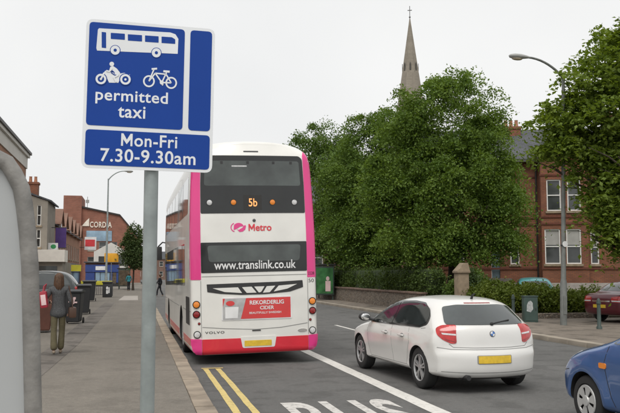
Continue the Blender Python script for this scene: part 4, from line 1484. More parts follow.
# poster
ad = rear(rect(-.665, .715, .845, 1.285), 'platewhite', 'advert_frame', .010, rnd=.02)
rear(rect(-.645, .695, .865, 1.265), 'adred', 'poster', .014, ad, rnd=0)
rear([(-.645, .865), (-.30, .865), (-.19, 1.265), (-.60, 1.265), (-.645, 1.1)], 'adgrey', 'poster_picture', .017, ad, rnd=0)
rear([(-.50 + .085 * math.cos(R(t)), 1.17 + .05 * math.sin(R(t))) for t in range(0, 360, 24)], 'adred', 'poster_picture', .020, ad, rnd=0, step=.04)
rear([(-.60, .885), (-.36, .885), (-.34, 1.10), (-.60, 1.10)], 'platewhite', 'poster_picture', .019, ad, rnd=0)
bus_text('REKORDERLIG', -.12, .56, 1.135, 1.215, 'platewhite', ad, .02, .018)
bus_text('CIDER', .08, .36, 1.035, 1.105, 'platewhite', ad, .02, .018)
bus_text('BEAUTIFULLY SWEDISH', -.13, .50, .955, .995, 'platewhite', ad, .012, .018)
bus_text('VOLVO', -.99, -.62, .60, .645, 'darkplastic', B, .012, .006, spacing=1.2)
rear([(.93 + .095 * math.cos(R(t)), .60 + .032 * math.sin(R(t))) for t in range(0, 360, 24)], 'chrome', 'badge', .010, rnd=0, step=.04)
bus_text('2228', 1.07, 1.20, 1.69, 1.75, 'seam', B, .01, .008)
bus_text('50', 1.08, 1.19, 1.54, 1.61, 'seam', B, -.005, .006)
for s, dz in ((-1, 0), (1, 0)):
    round_lamp(s * 1.15, 1.165, .062, 'lamporange', 'indicator_lamp', B)
    round_lamp(s * 1.15, .975, .062, 'lampdark', 'tail_lamp', B)
    round_lamp(s * 1.10, .80, .022, 'lampdark', 'reflector', B, .01)
    round_lamp(s * 1.14, .59, .060, 'lampclear', 'reversing_lamp', B)
rear(rect(-.17, .13, 4.165, 4.19), 'darkplastic', 'roof_vent', .008, rnd=.01)
# sides
for s in (-1, 1):
    u = patch(sb, [(.75, 2.98), (10.35, 2.98), (10.6, 3.3), (10.55, 3.74), (.75, 3.74)], *SIDE(s), MT['glass'], B, 'upper_deck_window', .004, .25, .08)
    lo = patch(sb, [(1.5, 1.52), (10.3, 1.42), (10.5, 1.7), (10.5, 2.40), (1.5, 2.40)], *SIDE(s), MT['glass'], B, 'lower_deck_window', .004, .25, .08)
    for y in (2.2, 3.65, 5.1, 6.55, 8.0, 9.4):
        patch(sb, rect(y, y + .05, 2.99, 3.73), *SIDE(s), MT['blackgloss'], u, 'window_pillar', .007, .3)
        patch(sb, rect(y, y + .05, 1.53, 2.39), *SIDE(s), MT['blackgloss'], lo, 'window_pillar', .007, .3)
    for a, b in ((.15, 2.1), (3.4, 7.65), (8.95, 10.7)):
        patch(sb, rect(a, b, .24, .50), *SIDE(s), MT['busred'], B, 'side_skirt', .004, .25)
        patch(sb, rect(a, b, 1.02, 1.035), *SIDE(s), MT['softseam'], B, 'panel_seam', .003, .25)
    patch(sb, rect(.4, 1.3, .75, 1.3), *SIDE(s), MT['darkplastic'], B, 'side_grille', .004, .2, .03)
    for ya in (2.75, 8.3):
        make_wheel(B, (s * 1.23, ya, .48), .48, .32, s, 'alloy', 10)
    # mirror on a bracket at the front corner
    mr = MB().tube([(s * 1.1, 10.75, 2.75), (s * 1.32, 10.95, 2.80), (s * 1.46, 11.0, 2.66)], .022, 8).box(s * 1.46 - .12, s * 1.46 + .12, 10.93, 11.06, 2.22, 2.66, bev=.03).build('mirror', MT['darkplastic'], B)
patch(sb, [(-1.08, 3.0), (1.08, 3.0), (1.06, 3.85), (-1.06, 3.85)], (0, 14, 0), (1, 0, 0), (0, 0, 1), (0, -1, 0), MT['glass'], B, 'upper_windscreen', .005, .15, .06)
patch(sb, [(-1.1, 1.2), (1.1, 1.2), (1.1, 2.6), (-1.1, 2.6)], (0, 14, 0), (1, 0, 0), (0, 0, 1), (0, -1, 0), MT['glass'], B, 'windscreen', .005, .15, .06)
for s in (-1, 1):
    patch(sb, [(s * .7, .7), (s * 1.1, .7), (s * 1.1, .9), (s * .7, .9)], (0, 14, 0), (1, 0, 0), (0, 0, 1), (0, -1, 0), MT['lampclear'], B, 'headlight', .006, .1, .03)
MB().box(-1.0, 1.0, .3, 10.6, .22, .35).build('underframe', MT['seam'], B)

# ================================================================== CARS
def pane(surf, poly, s, parent, name='side_window', mat='glass', off=.003, rnd=.04, step=.07):
    return patch(surf, poly, *SIDE(s), MT[mat], parent, name, off, step, rnd)

bmw = [(-.70, .235), (-.80, .26), (-.845, .33), (-.855, .46), (-.845, .60), (-.80, .655), (-.785, .70), (-.775, .80), (-.76, .92), (-.725, 1.0), (-.58, 1.12), (-.44, 1.235), (-.33, 1.325), (-.24, 1.362), (-.05, 1.39), (.3, 1.415), (.8, 1.42), (1.2, 1.395), (1.5, 1.335), (1.85, 1.20), (2.15, 1.05), (2.35, .955), (2.5, .935), (2.8, .885), (3.1, .81), (3.27, .73), (3.36, .62), (3.385, .5), (3.38, .34), (3.3, .245), (2.4, .235), (1.5, .235), (.6, .235)]
C1, s1, b1 = make_car('hatchback', 'white five door hatchback with yellow rear plate beside the bus lane line', 'car', (5.10, 11.52, .004), R(3.42), None, MT['carwhite'], bmw, 1.745, .93, .50, 2.66, .315, 'alloy', 5, rad=.085, ends=.20, nn=260, tail=.25, ex=.26)
b1.location.z = -.022
# rear: window, lamps, plate, badge, bumper seam, wiper, exhaust, spoiler lip
rw = patch(s1, [(-.63, 1.012), (.63, 1.012), (.64, 1.05), (.555, 1.262), (.36, 1.292), (-.36, 1.292), (-.555, 1.262), (-.64, 1.05)], *REAR, MT['glass'], C1, 'rear_window', .012, .025, .04)
patch(s1, [(-.22, 1.315), (.22, 1.315), (.22, 1.328), (-.22, 1.328)], *REAR, MT['lampdark'], C1, 'brake_light', .004, .06)
for s in (-1, 1):
    lamp = patch(s1, [(-.215, .965), (-.14, 1.005), (.0, 1.015), (.075, 1.005), (.100, .75), (.03, .745), (-.09, .80), (-.18, .87)], *DIAG(s), MT['lampred'], C1, 'tail_light', .008, .03, .03)
    patch(s1, [(-.12, .90), (.082, .885), (.087, .862), (-.10, .875)], *DIAG(s), MT['lampclear'], lamp, 'reversing_strip', .011, .03, .008)
    patch(s1, [(-.07, .815), (.090, .775), (.093, .762), (-.04, .80)], *DIAG(s), MT['lampdark'], lamp, 'lamp_band', .011, .03, .005)
patch(s1, rect(-.28, .28, .455, .58), *REAR, MT['softseam'], C1, 'plate_recess', .003, .06, .02)
patch(s1, rect(-.26, .26, .465, .57), *REAR, MT['plate'], C1, 'number_plate', .012, .06, .008)
patch(s1, strip([(-.80, .69), (-.62, .665), (-.3, .66), (.3, .66), (.62, .665), (.80, .69)], .010), *REAR, MT['softseam'], C1, 'bumper_seam', .002, .05)
patch(s1, strip([(-.645, .745), (-.59, .695), (-.3, .685), (.3, .685), (.59, .695), (.645, .745)], .010), *REAR, MT['softseam'], C1, 'tailgate_seam', .002, .05)
patch(s1, strip([(-.8, .345), (-.4, .33), (.4, .33), (.8, .345)], .010), *REAR, MT['softseam'], C1, 'bumper_seam', .002, .05)
for q, mt_, r_ in ((0, 'darkplastic', .043), (1, 'platewhite', .036)):
    patch(s1, [(r_ * math.cos(R(t)), .885 + r_ * math.sin(R(t))) for t in range(0, 360, 20)], *REAR, MT[mt_], C1, 'badge', .007 + .004 * q, .03)
for a in (0, 180):
    patch(s1, [(0, .885)] + [(.034 * math.cos(R(a + t)), .885 + .034 * math.sin(R(a + t))) for t in range(0, 91, 15)], *REAR, MT['badgeblue'], C1, 'badge', .014, .03)
p, _ = s1.cast(Vector((.02, -4, 1.015)), Vector((0, 1, 0)), .02)
p2, _ = s1.cast(Vector((.36, -4, 1.06)), Vector((0, 1, 0)), .02)
MB().tube([p, p2], .011, 8).blob(p, (.03, .02, .025), 10).build('wiper', MT['seam'], C1)
MB().tube([(-.42, -.60, .262), (-.42, -.815, .262)], .038, 14).build('exhaust', MT['darkplastic'], C1)
MB().tube([(0, -.12, 1.375), (0, -.17, 1.44), (0, -.24, 1.465)], [.022, .016, .008], 8).build('antenna', MT['seam'], C1)
MB().box(-.5, .5, -.66, -.3, .22, .25).build('underside', MT['seam'], C1)
# sides
for s in (-1, 1):
    frame = pane(s1, [(-.22, 1.0), (.0, .945), (1.2, .925), (2.12, .915), (1.90, 1.065), (1.55, 1.25), (1.2, 1.315), (.6, 1.335), (.2, 1.315), (-.08, 1.23), (-.22, 1.11)], s, C1, 'window_surround', 'blackgloss', .008, .05, .035)
    pane(s1, [(1.10, .95), (2.02, .94), (1.84, 1.06), (1.52, 1.22), (1.2, 1.285), (1.10, 1.295)], s, frame, 'front_side_window', 'sideglass', .012, .03, .035)
    pane(s1, [(-.17, 1.02), (.02, .97), (1.02, .952), (1.02, 1.30), (.6, 1.31), (.17, 1.29), (-.10, 1.22), (-.19, 1.11)], s, frame, 'rear_side_window', 'sideglass', .012, .04, .035)
    for line in ([(1.07, .92), (1.06, .6), (1.02, .34)], [(2.14, .9), (2.22, .75), (2.2, .5), (2.1, .33)], [(.38, .92), (.33, .72), (.42, .52), (.48, .34)], [(.48, .34), (1.02, .335), (2.1, .33)], [(2.38, .92), (2.75, .80)], [(-.2, .95), (-.05, .935)]):
        patch(s1, strip(line, .009), *SIDE(s), MT['softseam'], C1, 'door_seam', .0015, .05)
    for y in (.52, 1.22):
        p, _ = s1.cast(Vector((s * 3, y + .06, .79)), Vector((-s, 0, 0)), .028)
        MB().box(p.x - .014, p.x + .014, y - .02, y + .19, .775, .805, bev=.010).build('door_handle', MT['carwhite'], C1)
        patch(s1, [(y + .085 + .075 * math.cos(R(t)), .785 + .035 * math.sin(R(t))) for t in range(0, 360, 30)], *SIDE(s), MT['softseam'], C1, 'handle_recess', .002, .05)
    p, _ = s1.cast(Vector((s * 3, 2.0, .95)), Vector((-s, 0, 0)), .0)
    mi = MB().tube([p, p + Vector((s * .1, .02, .03))], .025, 8).blob(p + Vector((s * .17, .02, .06)), (.11, .07, .075), 14).build('mirror', MT['darkplastic'], C1)
    MB().blob(p + Vector((s * .17, -.042, .06)), (.088, .012, .058), 14).build('mirror_glass', MT['chrome'], mi)
    patch(s1, [(.42, .275), (2.2, .275), (2.2, .30), (.42, .30)], *SIDE(s), MT['softseam'], C1, 'sill_seam', .001, .08)
    pl = patch(s1, [(s * a, b) for a, b in ((.42, .63), (.78, .66), (.80, .75), (.5, .73))], *FWD, MT['lampclear'], C1, 'headlight', .006, .05, .03)
patch(s1, [(-.62, .98), (.62, .98), (.55, 1.27), (-.55, 1.27)], *FWD, MT['glass'], C1, 'windscreen', .004, .08, .04)
for s in (-1, 1):
    patch(s1, [(s * .04, .52), (s * .26, .53), (s * .26, .66), (s * .04, .65)], *FWD, MT['seam'], C1, 'grille', .005, .06, .04)

for o in kids(C1):
    if o.name.split('.')[0] not in ('wheel', 'body'): o.location.z = -.022

# blue car following: only its nose shows
blu = [(-.45, .22), (-.57, .27), (-.62, .42), (-.61, .6), (-.57, .85), (-.48, 1.03), (-.32, 1.25), (-.2, 1.38), (.1, 1.44), (.5, 1.465), (.95, 1.455), (1.35, 1.38), (1.75, 1.2), (2.12, 1.02), (2.35, .955), (2.65, .885), (2.9, .80), (3.06, .70), (3.15, .58), (3.175, .45), (3.16, .31), (3.06, .22), (2.0, .21), (1, .21)]
C2, s2, b2 = make_car('supermini', 'blue small car with silver hubcaps, only its nose in frame at lower right', 'car', (5.93, 5.78, .004), R(1), None, MT['carblue'], blu, 1.65, .95, .45, 2.46, .288, 'hub', 6, rad=.085, ends=.16, flare=.03)
for s in (-1, 1):
    pane(s2, [(.0, .99), (1.0, .98), (1.95, .98), (1.62, 1.19), (1.25, 1.33), (.8, 1.37), (.1, 1.34), (-.1, 1.15)], s, C2, 'side_window')
    O_, U_, V_, D_ = (s * 2.83, 6 , 0), (-s * .7071, .7071, 0), (0, 0, 1), (-s * .7071, -.7071, 0)
    # headlight wraps the front corner
    base = Vector((s * .62, 3.0, 0))
    u0 = (base - Vector(O_)).dot(Vector(U_))
    hl = patch(s2, [(u0 - .30, .84), (u0 - .02, .79), (u0 + .16, .71), (u0 + .16, .60), (u0 - .02, .62), (u0 - .22, .73)], O_, U_, V_, D_, MT['lampclear'], C2, 'headlight', .006, .04, .04)
    patch(s2, rect(2.02, 2.15, .70, .76), *SIDE(s), MT['lamporange'], C2, 'side_indicator', .010, .04, .02)
    patch(s2, strip([(2.0, .95), (2.06, .75), (1.98, .4), (1.92, .3)], .009), *SIDE(s), MT['seam'], C2, 'door_seam', .0015, .05)
    patch(s2, strip([(2.20, .945), (2.6, .83), (2.9, .74)], .009), *SIDE(s), MT['seam'], C2, 'bonnet_seam', .0015, .05)
    patch(s2, strip([(2.78, .62), (3.0, .58)], .009), *SIDE(s), MT['seam'], C2, 'bumper_seam', .0015, .05)
    p, _ = s2.cast(Vector((s * 3, 1.38, 1.0)), Vector((-s, 0, 0)), .0)
    MB().tube([p, p + Vector((s * .09, .02, .02))], .022, 8).blob(p + Vector((s * .15, .02, .05)), (.1, .06, .07), 14).build('mirror', MT['carblue'], C2)
    patch(s2, [(-s * .0 + s * a, b) for a, b in ((.45, .78), (.72, .80), (.68, 1.0), (.5, 1.0))], *REAR, MT['lampred'], C2, 'tail_light', .006, .05, .03)
patch(s2, [(-.60, 1.02), (.60, 1.02), (.52, 1.34), (-.52, 1.34)], *FWD, MT['glass'], C2, 'windscreen', .004, .08, .04)
patch(s2, [(-.4, .40), (.4, .40), (.36, .52), (-.36, .52)], *FWD, MT['seam'], C2, 'grille', .005, .06, .04)
patch(s2, [(-.55, 1.04), (.55, 1.04), (.5, 1.3), (-.5, 1.3)], *REAR, MT['glass'], C2, 'rear_window', .004, .08, .04)

# parked maroon saloon
sal = [(-.80, .24), (-.90, .30), (-.95, .42), (-.955, .58), (-.93, .74), (-.90, .90), (-.84, .975), (-.6, 1.0), (-.35, 1.02), (-.1, 1.2), (.1, 1.32), (.4, 1.41), (.8, 1.435), (1.15, 1.415), (1.5, 1.31), (1.9, 1.12), (2.2, .97), (2.5, .92), (2.9, .85), (3.2, .74), (3.36, .60), (3.4, .42), (3.33, .27), (3.2, .23), (2, .22), (1, .22)]
C3, s3, b3 = make_car('saloon_car', 'dark maroon saloon parked on the forecourt behind a green bollard', 'car', (16.35, 24.25, .1), R(-72), None, MT['carmaroon'], sal, 1.74, .94, .5, 2.62, .31, 'hub', 7, rad=.075, ends=.13)
for s in (-1, 1):
    pane(s3, [(-.05, 1.0), (1.0, .975), (2.0, .97), (1.65, 1.19), (1.25, 1.33), (.8, 1.37), (.35, 1.33), (.05, 1.18)], s, C3, 'side_window')
    tl = patch(s3, [(-.16, .70), (.15, .68), (.34, .70), (.34, .86), (.15, .89), (-.16, .90)], *DIAG(s), MT['lampred'], C3, 'tail_light', .006, .05, .03)
    patch(s3, [(-.05, .70), (.33, .71), (.33, .755), (-.05, .745)], *DIAG(s), MT['lampclear'], tl, 'reversing_strip', .010, .05)
    patch(s3, strip([(1.05, .96), (1.0, .6), (.98, .32)], .01), *SIDE(s), MT['seam'], C3, 'door_seam', .0015, .06)
patch(s3, [(-.56, 1.06), (.56, 1.06), (.48, 1.34), (-.48, 1.34)], *REAR, MT['glass'], C3, 'rear_window', .004, .08, .04)
patch(s3, rect(-.30, .22, .50, .61), *REAR, MT['plate'], C3, 'number_plate', .008, .08)
patch(s3, rect(-.36, .36, .70, .745), *REAR, MT['chrome'], C3, 'trim_strip', .006, .08)
patch(s3, [(-.60, 1.02), (.60, 1.02), (.52, 1.32), (-.52, 1.32)], *FWD, MT['glass'], C3, 'windscreen', .004, .08, .04)

# dark people carrier parked across the left forecourt
mpv = [(-.68, .25), (-.78, .32), (-.84, .5), (-.85, .8), (-.83, .98), (-.78, 1.08), (-.62, 1.35), (-.42, 1.58), (-.2, 1.70), (.2, 1.78), (.8, 1.80), (1.3, 1.75), (1.75, 1.57), (2.2, 1.28), (2.5, 1.12), (2.8, 1.06), (3.1, .98), (3.3, .84), (3.4, .62), (3.4, .4), (3.3, .27), (2, .24), (1, .24)]
C4, s4, b4_ = make_car('people_carrier', 'dark grey green people carrier parked nose in behind the walking woman', 'car', (-3.35, 37.5, .116), R(90), None, MT['cardark'], mpv, 1.8, 1.08, .33, 2.65, .32, 'alloy', 5, rad=.09, ends=.16)
for s in (-1, 1):
    pane(s4, [(-.55, 1.16), (.9, 1.13), (2.2, 1.13), (1.8, 1.42), (1.4, 1.61), (.8, 1.67), (-.3, 1.63), (-.5, 1.45)], s, C4, 'side_window')
    patch(s4, [(s * .45, .72), (s * .74, .75), (s * .76, .92), (s * .5, .88)], *FWD, MT['lampclear'], C4, 'headlight', .006, .06, .03)
patch(s4, [(-.62, 1.12), (.62, 1.12), (.54, 1.58), (-.54, 1.58)], *REAR, MT['glass'], C4, 'rear_window', .004, .08, .05)
for s in (-1, 1):
    patch(s4, [(-.12, .80), (.14, .80), (.14, 1.08), (-.12, 1.05)], *DIAG(s), MT['lampred'], C4, 'tail_light', .006, .05, .03)
patch(s4, [(-.66, 1.2), (.66, 1.2), (.56, 1.62), (-.56, 1.62)], *FWD, MT['glass'], C4, 'windscreen', .004, .08, .05)
# teal car behind the shrubs
C5, s5, b5 = make_car('hatchback', 'pale teal car mostly hidden behind the lime shrubs, only its roof showing', 'car', (16.2, 29.8, .15), R(-25), None, MT['carteal'], blu, 1.65, .95, .45, 2.46, .288, 'hub', 6, rad=.085, ends=.16)
for s in (-1, 1):
    pane(s5, [(.0, .99), (1.0, .98), (1.95, .98), (1.62, 1.19), (1.25, 1.33), (.8, 1.37), (.1, 1.34), (-.1, 1.15)], s, C5, 'side_window')
patch(s5, [(-.60, 1.02), (.60, 1.02), (.52, 1.34), (-.52, 1.34)], *FWD, MT['glass'], C5, 'windscreen', .004, .08, .04)
patch(s5, [(-.55, 1.04), (.55, 1.04), (.5, 1.3), (-.5, 1.3)], *REAR, MT['glass'], C5, 'rear_window', .004, .08, .04)

# ================================================================== BUS LANE SIGN
Sg = thing('bus_lane_sign', 'blue and white bus lane sign plate on a grey steel pole', 'sign', (.065, 4.19, .116))
pz = 2.57 + .42
MB().tube([(0, 0, -.05), (0, 0, pz - .055)], .037, 24).lathe([(.041, pz - .06), (.041, pz - .035), (.03, pz - .02), (0, pz - .016)], 24).build('pole', MT['galv'], Sg)
for z in (2.33, 2.80):
    MB().lathe([(.043, z - .02), (.043, z + .02), (.040, z + .02), (.040, z - .02), (.043, z - .02)], 24).box(-.05, .05, -.045, -.03, z - .02, z + .02).build('clip', MT['galv'], Sg)
SW, SH = .673, .787
PM = Matrix.Translation((-.015, -.048, 2.685 - .116)) @ Matrix.Rotation(R(1.07), 4, 'Z') @ Matrix.Rotation(R(.65), 4, 'Y')
def plate_poly(pts, y0, th, name, mat, parent, rnd=0, hole=None):
    if rnd: pts = round_poly(pts, rnd, 5)
    m = MB().prism([PM @ Vector((x, -y0, z)) for x, z in pts], PM.to_3x3() @ Vector((0, -th, 0)))
    return m.build(name, MT[mat], parent, angle=30)
def rr_(x0, x1, z0, z1): return [(x0, z0), (x1, z0), (x1, z1), (x0, z1)]
sp_ = plate_poly(rr_(-SW / 2, SW / 2, -SH / 2, SH / 2), .0, .004, 'sign_plate', 'signwhite', Sg, .04)
def S(X, Y):   # photo measured plate position -> plate metres
    t = (Y - 19 - (X - 87) * .086) / 148.5
    t = (Y - 19 - (X - 87) * (.086 - .047 * t)) / (148.8 - 5 * (X - 87) / 128)
    u = (X - 87 + 6 * t) / (128 + 3 * t)
    return ((u - .5) * SW, (.5 - t) * SH)
def c5(x, y): return S(80 + x / 4.43, 15 + y / 4.424)
def c6(x, y): return S(75 + x / 4.276, 90 + y / 4.278)
xL, xR = -SW / 2 + .016, SW / 2 - .016
xd0, xd1 = .174, .204
zd0, zd1 = -.192, -.170
plate_poly(rr_(xL, xd0, zd1, SH / 2 - .016), .0045, .001, 'blue_panel', 'signblue', sp_, .022)
plate_poly(rr_(xd1, xR, zd1, SH / 2 - .016), .0045, .001, 'blue_panel', 'signblue', sp_, .022)
plate_poly(rr_(xL, xR, -SH / 2 + .016, zd0), .0045, .001, 'blue_panel', 'signblue', sp_, .022)
FP = PM @ Matrix.Translation((0, -.0056, 0)) @ FRONT
def sign_text(s, a, b, yt, yb, bold=.014, sp=1.06):
    (x0, _), (x1, _) = a, b
    return text_flat(s, x0, x1, yb, yt, MT['signwhite'], sp_, FP, th=.0008, bold=bold, spacing=sp)
zz = lambda x, y: c6(x, y)[1]
sign_text('permitted', c6(86, 40), c6(392, 40), zz(240, 2), zz(240, 66))
sign_text('taxi', c6(180, 90), c6(296, 90), zz(240, 68), zz(240, 119))
sign_text('Mon-Fri', c6(193, 210), c6(433, 210), zz(310, 186), zz(310, 238))
sign_text('7.30-9.30am', c6(106, 270), c6(513, 270), zz(310, 250), zz(310, 305))
def ico(pts, lvl=0, mat='signwhite', name='pictogram', rnd=0):
    return plate_poly([c5(*p) for p in pts], .0056 + .0008 * lvl, .0007, name, mat, sp_, rnd)
def disc(cx, cy, r, n=26): return [(cx + r * math.cos(2 * PI * k / n), cy - r * math.sin(2 * PI * k / n)) for k in range(n)]
ico([(84, 62), (395, 80), (418, 88), (431, 108), (428, 173), (75, 161), (72, 150), (79, 68)])
for q in ([(134, 82), (195, 86), (195, 113), (134, 109)], [(208, 88), (270, 92), (270, 120), (208, 116)], [(283, 93), (343, 97), (343, 125), (283, 121)], [(356, 98), (402, 101), (417, 110), (417, 130), (356, 126)], [(95, 78), (114, 80), (114, 150), (95, 148)]): ico(q, 1, 'signblue', rnd=.003)
for cx, cy in ((153, 159), (333, 169)):
    ico(disc(cx, cy, 23), 1, 'signblue')
    ico(disc(cx, cy, 20), 2)
    ico(disc(cx, cy, 7), 3, 'signblue')
def ringp(cx, cy, r0, r1, lvl=0):
    m = MB()
    n = 30
    for k in range(n):
        a, b = 2 * PI * k / n, 2 * PI * (k + 1) / n
        q = [(cx + r1 * math.cos(a), cy + r1 * math.sin(a)), (cx + r1 * math.cos(b), cy + r1 * math.sin(b)), (cx + r0 * math.cos(b), cy + r0 * math.sin(b)), (cx + r0 * math.cos(a), cy + r0 * math.sin(a))]
        m.face([PM @ Vector((c5(*p)[0], -.0066 - .0008 * lvl, c5(*p)[1])) for p in q])
    m.build('pictogram', MT['signwhite'], sp_)
ico([(100, 262), (110, 250), (122, 248), (132, 256), (170, 262), (192, 258), (217, 266), (214, 275), (190, 272), (176, 280), (166, 302), (126, 302), (118, 284), (108, 274)])
ico(disc(138, 220, 10), 1)
ico([(126, 250), (132, 232), (144, 229), (160, 240), (174, 258), (172, 268), (150, 266), (142, 252)], 1)
ico(strip([(140, 238), (128, 253), (114, 250)], 7), 3)
ico(strip([(135, 258), (150, 268), (168, 270)], 4), 2, 'signblue')
ico(strip([(134, 246), (146, 254), (150, 262)], 4), 2, 'signblue')
ico(strip([(166, 268), (146, 280), (158, 299)], 8), 3)
ico(strip([(104, 260), (92, 287)], 7), 4)
for cx in (91, 197):
    ico(disc(cx, 287, 27), 2, 'signblue')
    ringp(cx, 287, 14, 23, 3)
    ico(disc(cx, 287, 5), 3)
ringp(300, 293, 19, 26)
ringp(399, 299, 19, 26)
for a, b, wd in (((300, 293), (328, 258), 6), ((328, 258), (376, 262), 6), ((328, 258), (357, 298), 6), ((357, 298), (378, 255), 6), ((376, 262), (399, 299), 6), ((357, 298), (399, 299), 6), ((300, 293), (322, 242), 6), ((312, 240), (336, 238), 8), ((364, 249), (392, 251), 9), ((350, 292), (362, 310), 7)):
    ico(strip([a, b], wd), 1)
ico(disc(357, 298, 9), 2)

# ================================================================== STEEL FRAME AT THE LEFT EDGE
Fr = thing('framed_panel', 'pale sheet panel in a rounded grey steel tube frame, close at the left edge', 'panel', (-.3, 2.3, .116))
pts = [(-1.25, 2.20), (-.85, 2.185), (-0.54, 2.15), (-0.45, 2.11), (-0.4, 2.08), (-0.36, 2.06), (-0.34, 2.03), (-0.32, 1.99), (-0.31, 1.94), (-0.3, 1.87), (-0.29, 1.77), (-0.28, 1.57), (-0.27, 1.37), (-0.27, 0.08)]
MB().tube([(x + .298, 0, z - .116) for x, z in pts] , .0235, 20).tube([(-.95, 0, 2.07), (-.97, 0, 1.8), (-.97, 0, -.05)], .0275, 16).build('frame', MT['paleframe'], Fr)
pp = [(-.93, .12)] + [(x + .3 - .012, z - .116) for x, z in pts[:0:-1] if z < 2.19] + [(-.93, 2.03)]
MB().prism([(x, .004, z) for x, z in pp], (0, .004, 0)).build('sheet', MT['palesheet'], Fr)
for z in (.45,):
    MB().box(-.025, .005, -.02, .02, z, z + .05, bev=.004).build('bracket', MT['galv'], Fr)

# ================================================================== LAMP POSTS
def lamp_post(name, label, loc, rz, h, arm, rise, mat, thick, group):
    t = thing(name, label, 'street lamp', loc, rz, group)
    MB().lathe([(0, -.05), (thick * 1.35, -.05), (thick * 1.35, 1.35), (thick * 1.1, 1.45), (thick, 1.5), (thick * .62, h), (0, h)], 20).build('column', mat, t)
    pa = []
    for k in range(11):
        q = k / 10
        pa.append((-arm * (q ** 1.25), 0, h - .12 + rise * math.sin(q * PI / 2)))
    a = MB().tube(pa, [thick * .55 - thick * .12 * k / 10 for k in range(11)], 12).build('arm', mat, t)
    e = Vector(pa[-1])
    hd = MB()
    ring = []
    for x, wy, zt, zb in ((.08, .035, .03, -.03), (-.05, .07, .06, -.05), (-.25, .12, .085, -.08), (-.48, .13, .08, -.09), (-.62, .09, .05, -.07), (-.66, .04, .02, -.04)):
        ring.append([hd.bm.verts.new(e + Vector((x, wy * math.cos(u), (zt if math.sin(u) > 0 else -zb) * math.sin(u)))) for u in [2 * PI * k / 16 for k in range(16)]])
    for A_, B_ in zip(ring, ring[1:]):
        for k in range(16): hd.bm.faces.new((A_[k], A_[(k + 1) % 16], B_[(k + 1) % 16], B_[k]))
    hd.bm.faces.new(ring[0])
    hd.bm.faces.new(ring[-1])
    lh = hd.build('lamp_head', MT['greypaint'], t)
    MB().blob(e + Vector((-.38, 0, -.085)), (.19, .09, .05), 14).build('lens', M('lamp_lens', (.42, .36, .26), .25, var=.1), lh)
    MB().box(-.06, .06, -thick * 1.36 - .012, -thick * 1.2, .35, .95).build('door', mat, t)
    return t
lpR = lamp_post('street_lamp', 'tall grey street lamp on the opposite pavement in front of the brick house', (13.52, 23.05, .1), 0, 8.25, 1.3, .62, MT['lampgrey'], .080, 'street lamps')
lpR.rotation_euler = (0, R(1.7), 0)
MB().lathe([(0, 0), (.095, 0), (.095, .008), (0, .008)], 24, Matrix.Translation((0, -.10, 2.62)) @ rot_to((0, -1, 0))).build('number_disc', MT['platewhite'], lpR)
MB().lathe([(.098, 2.56), (.098, 2.60), (.088, 2.60), (.088, 2.56), (.098, 2.56)], 20).build('strap', MT['darkplastic'], lpR)
lamp_post('street_lamp', 'pale grey street lamp on the left pavement by the yellow barrier', (-2.3, 62, .116), R(180), 9.0, 1.2, .75, MT['galv'], .085, 'street lamps')

# ================================================================== SMALL STREET FURNITURE
def bollard(label, loc):
    t = thing('bollard', label, 'bollard', loc, 0, 'green bollards on the forecourt edge')
    MB().lathe([(0, -.03), (.085, -.03), (.085, .06), (.058, .10), (.055, .74), (.07, .75), (.07, .79), (.055, .80), (.052, .86), (.03, .91), (0, .92)], 18).build('post', MT['greenpost'], t)
bollard('green bollard standing left of the green cabinet', (13.22, 25.9, .1))
bollard('green bollard standing in front of the maroon car', (13.62, 21.2, .1))
Cb = thing('utility_cabinet', 'small green utility cabinet with a torn white poster in front of the shrubs', 'cabinet', (13.25, 24.75, .1), R(-12))
MB().box(-.23, .23, -.17, .17, 0, .86, bev=.012).box(-.25, .25, -.19, .19, .862, .90, bev=.01).build('box', MT['boxgreen'], Cb)
d = MB().box(-.20, .20, -.182, -.171, .06, .82).build('door', MT['boxgreen'], Cb)
MB().box(.14, .165, -.195, -.183, .40, .48).build('handle', MT['darkplastic'], d)
MB().prism([(-.16, -.183, .38), (-.02, -.183, .34), (.06, -.183, .45), (.05, -.183, .66), (-.02, -.183, .74), (-.10, -.183, .70), (-.15, -.183, .58)], (0, -.003, 0)).build('poster', M('torn_poster', (.45, .47, .47), .8, var=.4, vs=14), Cb)

def bus_shelter(name, label, loc, rz, ad):
    t = thing(name, label, 'bus shelter', loc, rz, 'bus shelters')
    m = MB()
    for x in (-.55, .55):
        for y in (.06, 3.9): m.box(x - .035, x + .035, y - .035, y + .035, 0, 2.16)
    m.build('post', MT['greenpost'], t)
    MB().box(-.75, .75, -.1, 4.1, 2.162, 2.27, bev=.03).build('roof', MT['darkplastic'], t)
    f = MB().box(-.62, .62, -.06, .02, .32, 2.12, bev=.015).build('advert_frame', MT['greenpost'], t)
    MB().box(-.54, .54, -.066, -.061, .42, 2.02).build('poster', MT[ad], f)
    MB().box(.535, .55, .12, 3.85, .3, 2.05).build('back_pane', MT['glass'], t)
    MB().box(.1, .5, .4, 3.6, .46, .50).build('bench', MT['darkplastic'], t)
    return t
r_sh = bus_shelter('bus_shelter', 'dark bus shelter with a green advert at the far end of the stone wall', (11.55, 47.9, .106), 0, 'adgreen')
pm = MB().box(.05, .38, -.075, -.068, .55, 1.2).blob((.2, -.07, 1.35), (.11, .006, .14), 12).build('poster_picture', MT['bagpink'], r_sh)
bus_shelter('bus_shelter', 'small bus shelter with a brown advert at the far end of the left pavement', (-1.3, 85, .116), 0, 'addark')

